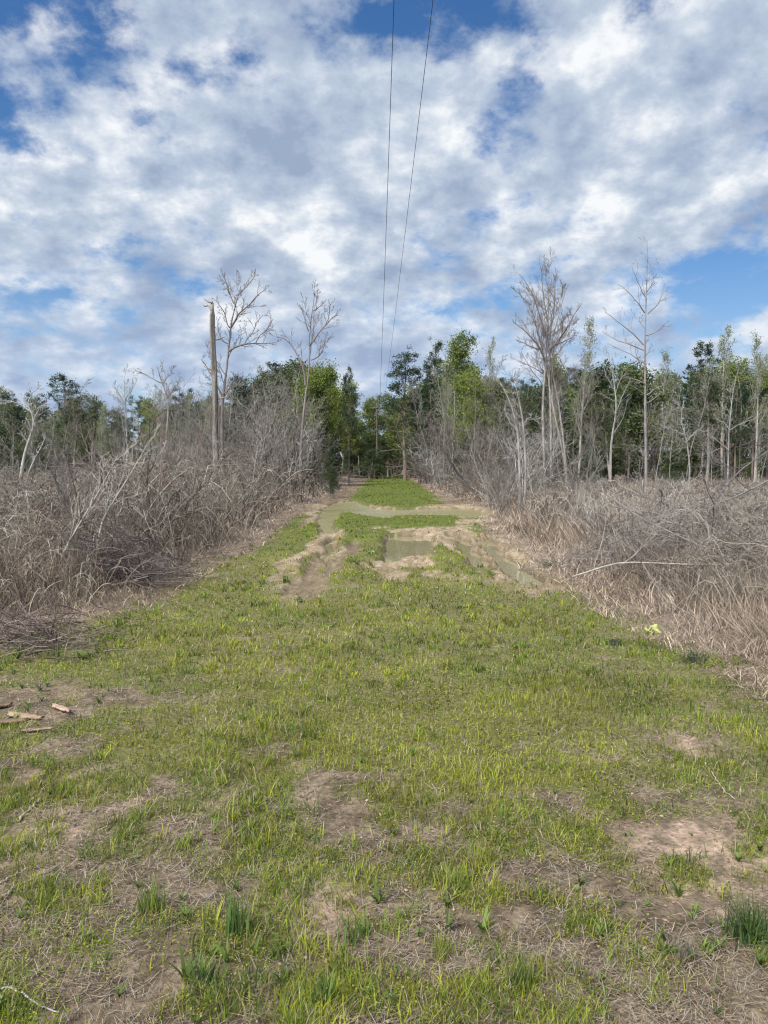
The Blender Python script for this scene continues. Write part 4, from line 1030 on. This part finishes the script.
tuft(705, 950, 22, .06, .013, (.2, .27, .06), 'small bright broad-leaved weed left of the dark tuft', .9, name='weed', cat='weed', spread=.012)
#tuft(190, 800, 260, .14, .0045, (.20, .235, .04), 'large yellow-green grass clump left of centre', .6, spread=.16)
tuft(320, 1005, 50, .12, .007, (.13, .2, .05), 'green tuft at the very bottom of the track', .7, spread=.025)
for px, py, s, lab in ((547, 568, .22, 'small dark leafy weed at the right rut edge'), (697, 664, .16, 'dark low weed where the right dry grass starts'), (615, 645, .1, 'small green weed below the right dry grass')):
    x, y = gp(px, py); g = Geo(); N = 260
    leaves(g, rng.normal(0, 1, (N, 3))*[s*.35, s*.3, s*.12]+[0, 0, s*.25], .022*(.6+.8*rng.random(N)), np.array([.085, .10, .05])*(.6+.8*rng.random((N, 1))), .6)
    o = g.obj('weed', M_leaf); o.location = (x, y, hz(x, y)); tag(o, lab, 'weed')
def rubble(px, py, s, tone, lab, name, cat):
    x, y = gp(px, py); V = []; n = 26; p = norm(rng.normal(size=(n, 3)))*[s, s*.5, s*.4]*(.8+.3*rng.random((n, 1)))
    me = bpy.data.meshes.new(name); import bmesh; bm = bmesh.new()
    for q in p: bm.verts.new(q)
    bmesh.ops.convex_hull(bm, input=bm.verts); bmesh.ops.bevel(bm, geom=bm.edges[:], offset=s*.05, segments=1, affect='EDGES')
    bm.to_mesh(me); bm.free(); a = me.color_attributes.new('col', 'FLOAT_COLOR', 'POINT'); a.data.foreach_set('color', np.tile([*tone, 1.], len(me.vertices)).astype(np.float32)); me.materials.append(M_wood)
    o = bpy.data.objects.new(name, me); col.objects.link(o); o.location = (x, y, hz(x, y)+s*.15); tag(o, lab, cat)
rubble(372, 557, .07, (.38, .35, .3), 'small whitish lump at the left side of the main puddle', 'stone', 'stone')
rubble(362, 477, .35, (.65, .63, .6), 'small white object at the left verge of the track end', 'stone', 'stone')
raised([(300, 503), (312, 502), (326, 502)], 34, .06, .05, (.2, .17, .14), 'short log lying at the left verge by the far puddle', name='log', twigs=1, cat='log')

# ------------------------------------------------------------------ sky, sun, camera
EL, AZ = 52, 215           # sun behind the camera to the left (azimuth clockwise from +Y)
def sky():
    w = bpy.data.worlds.new('World'); sc.world = w; w.use_nodes = True; nt = w.node_tree; nt.nodes.clear(); L = nt.links.new
    out = N_(nt, 'ShaderNodeOutputWorld'); bg = N_(nt, 'ShaderNodeBackground')
    st = N_(nt, 'ShaderNodeTexSky', sky_type='NISHITA'); st.sun_disc = False; st.sun_elevation = R(EL); st.sun_rotation = R(AZ); st.dust_density = .6; st.ozone_density = 2.5
    STR = .1; bg.inputs['Strength'].default_value = STR
    tc = N_(nt, 'ShaderNodeTexCoord'); sep = N_(nt, 'ShaderNodeSeparateXYZ'); L(tc.outputs['Generated'], sep.inputs[0])
    def math_(op, a, b=None, c=None):
        n = N_(nt, 'ShaderNodeMath', operation=op)
        for i, v in enumerate((a, b, c)):
            if v is None: continue
            if isinstance(v, (int, float)): n.inputs[i].default_value = v
            else: L(v, n.inputs[i])
        return n.outputs[0]
    zz = math_('ADD', math_('MAXIMUM', sep.outputs[2], 0.0), .42)
    u = math_('DIVIDE', sep.outputs[0], zz); v = math_('DIVIDE', sep.outputs[1], zz)
    cmb = N_(nt, 'ShaderNodeCombineXYZ'); L(u, cmb.inputs[0]); L(v, cmb.inputs[1]); cmb.inputs[2].default_value = 3.7
    def noise(scale, det, rough, off=(0, 0, 0), dist=0.0, sclv=(1, 1, 1)):
        mp = N_(nt, 'ShaderNodeMapping'); mp.inputs['Location'].default_value = off; mp.inputs['Scale'].default_value = sclv; L(cmb.outputs[0], mp.inputs[0])
        n = N_(nt, 'ShaderNodeTexNoise'); n.inputs['Scale'].default_value = scale; n.inputs['Detail'].default_value = det; n.inputs['Roughness'].default_value = rough; n.inputs['Distortion'].default_value = dist
        L(mp.outputs[0], n.inputs['Vector']); return n.outputs['Fac']
    big = noise(2.7, 3, .5, (1.3, 2.0, 0)); det = noise(9, 11, .6, (4, 1, 0), .05)
    cov = math_('ADD', math_('MULTIPLY', big, .36), math_('MULTIPLY', det, .64))
    # patches of clearer / thicker cloud, fixed directions of the sky
    def patch(px, py, rad, amt):
        d = np.array(ray(px, py)); d /= np.linalg.norm(d)
        vm = N_(nt, 'ShaderNodeVectorMath', operation='DOT_PRODUCT'); L(tc.outputs['Generated'], vm.inputs[0]); vm.inputs[1].default_value = tuple(d)
        mr = N_(nt, 'ShaderNodeMapRange', interpolation_type='SMOOTHSTEP'); mr.inputs[1].default_value = math.cos(rad/F); mr.inputs[2].default_value = 1; mr.inputs[3].default_value = 0; mr.inputs[4].default_value = amt
        L(vm.outputs['Value'], mr.inputs[0]); return mr.outputs[0]
    for a in [(15, 75, 75, -.11), (100, 25, 50, -.08), (355, 15, 75, -.10), (450, 10, 50, -.08), (650, 20, 55, -.07), (720, 60, 80, .06), (725, 288, 62, -.14), (650, 270, 50, -.05), (40, 235, 80, .01), (150, 270, 70, -.04),
              (700, 130, 100, -.05), (510, 125, 50, -.07), (240, 75, 50, -.05), (250, 160, 160, .06), (300, 210, 60, .06), (620, 75, 70, .06), (60, 130, 90, .05), (700, 210, 80, .06), (420, 110, 90, .05), (560, 270, 90, .04), (330, 250, 200, .06)]:
        cov = math_('ADD', cov, patch(*a))
    mask = N_(nt, 'ShaderNodeMapRange', interpolation_type='SMOOTHSTEP'); mask.inputs[1].default_value = .375; mask.inputs[2].default_value = .55; L(cov, mask.inputs[0])
    # thickness shading
    sh = noise(6.5, 6, .55, (7.3, 3.1, 0), .05); fine = noise(17, 7, .62, (1, 9, 0), .1)
    thick = math_('ADD', math_('MULTIPLY', cov, .7), math_('ADD', math_('MULTIPLY_ADD', sh, 1.6, -.41), math_('MULTIPLY_ADD', fine, .55, -.15)))
    for a in [(300, 212, 65, -.12), (60, 125, 80, -.07), (620, 75, 60, -.06), (500, 45, 50, -.06), (230, 160, 90, .01), (200, 340, 160, .03), (430, 130, 50, -.05), (590, 290, 70, -.04)]: thick = math_('ADD', thick, patch(*a))
    thick = math_('SUBTRACT', thick, .03)
    tn = N_(nt, 'ShaderNodeMapRange'); tn.inputs[1].default_value = .615; tn.inputs[2].default_value = 1.16; L(thick, tn.inputs[0])
    rmp = N_(nt, 'ShaderNodeValToRGB'); L(tn.outputs[0], rmp.inputs[0]); cr = rmp.color_ramp
    cols = [(.05, (.88, .90, .92)), (.24, (.68, .735, .81)), (.50, (.49, .57, .69)), (.95, (.31, .39, .54))]
    cr.elements[0].position = cols[0][0]; cr.elements[0].color = (*cols[0][1], 1); cr.elements[1].position = cols[-1][0]; cr.elements[1].color = (*cols[-1][1], 1)
    for p, c in cols[1:-1]: e = cr.elements.new(p); e.color = (*c, 1)
    cs = N_(nt, 'ShaderNodeVectorMath', operation='SCALE'); L(rmp.outputs[0], cs.inputs[0]); cs.inputs['Scale'].default_value = 1/STR
    mx = N_(nt, 'ShaderNodeMix', data_type='RGBA'); L(mask.outputs[0], mx.inputs[0]); hs = N_(nt, 'ShaderNodeHueSaturation'); hs.inputs['Saturation'].default_value = 1.28; hs.inputs['Value'].default_value = 1.2; hs.inputs['Hue'].default_value = .505; L(st.outputs[0], hs.inputs['Color']); L(hs.outputs[0], mx.inputs[6]); L(cs.outputs[0], mx.inputs[7])
    # thin veil near the horizon
    veil = N_(nt, 'ShaderNodeMapRange', interpolation_type='SMOOTHSTEP'); L(sep.outputs[2], veil.inputs[0]); veil.inputs[1].default_value = .28; veil.inputs[2].default_value = .0; veil.inputs[3].default_value = 0; veil.inputs[4].default_value = .55
    mv = N_(nt, 'ShaderNodeMix', data_type='RGBA'); L(veil.outputs[0], mv.inputs[0]); L(mx.outputs[2], mv.inputs[6]); mv.inputs[7].default_value = (.36/STR, .48/STR, .72/STR, 1)
    # added out-of-view sky glow round the sun direction, for more soft light
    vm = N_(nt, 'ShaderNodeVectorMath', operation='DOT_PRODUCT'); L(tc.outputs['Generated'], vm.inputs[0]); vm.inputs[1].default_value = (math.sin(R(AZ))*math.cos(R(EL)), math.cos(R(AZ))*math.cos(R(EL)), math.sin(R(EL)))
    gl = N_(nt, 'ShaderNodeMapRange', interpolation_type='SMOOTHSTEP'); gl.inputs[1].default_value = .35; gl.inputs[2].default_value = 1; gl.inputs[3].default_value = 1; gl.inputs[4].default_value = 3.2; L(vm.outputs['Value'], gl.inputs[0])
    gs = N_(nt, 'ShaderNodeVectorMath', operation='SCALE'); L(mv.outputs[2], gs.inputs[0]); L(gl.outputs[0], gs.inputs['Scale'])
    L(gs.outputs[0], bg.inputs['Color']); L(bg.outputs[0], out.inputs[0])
sky()
sun = bpy.data.lights.new('sun', 'SUN'); sun.energy = 4.8; sun.angle = R(2.5); sun.color = (1, .95, .87)
so = bpy.data.objects.new('sun', sun); col.objects.link(so)
sd = Vector((math.sin(R(AZ))*math.cos(R(EL)), math.cos(R(AZ))*math.cos(R(EL)), math.sin(R(EL))))
so.rotation_euler = (sd).to_track_quat('Z', 'Y').to_euler()
cam = bpy.data.cameras.new('camera'); co = bpy.data.objects.new('camera', cam); col.objects.link(co)
cam.sensor_fit = 'VERTICAL'; cam.sensor_height = 24; cam.lens = F/1024*24; cam.clip_start = .05; cam.clip_end = 3000
co.location = (0, 0, CAMH); co.rotation_euler = (math.pi/2-PITCH, 0, 0); sc.camera = co
vs = sc.view_settings; vs.view_transform = 'Standard'; vs.look = 'None'; vs.exposure = .1; vs.gamma = 1; vs.use_curve_mapping = False
sc.render.resolution_x = 768; sc.render.resolution_y = 1024
sc.cycles.use_denoising = True; sc.cycles.denoiser = 'OPENIMAGEDENOISE'; sc.cycles.denoising_input_passes = 'RGB_ALBEDO_NORMAL'; sc.cycles.denoising_prefilter = 'ACCURATE'; sc.cycles.pixel_filter_type = 'BLACKMAN_HARRIS'; sc.cycles.filter_width = 1.2
sc.cycles.max_bounces = 5; sc.cycles.diffuse_bounces = 3; sc.cycles.transmission_bounces = 3; sc.cycles.transparent_max_bounces = 4
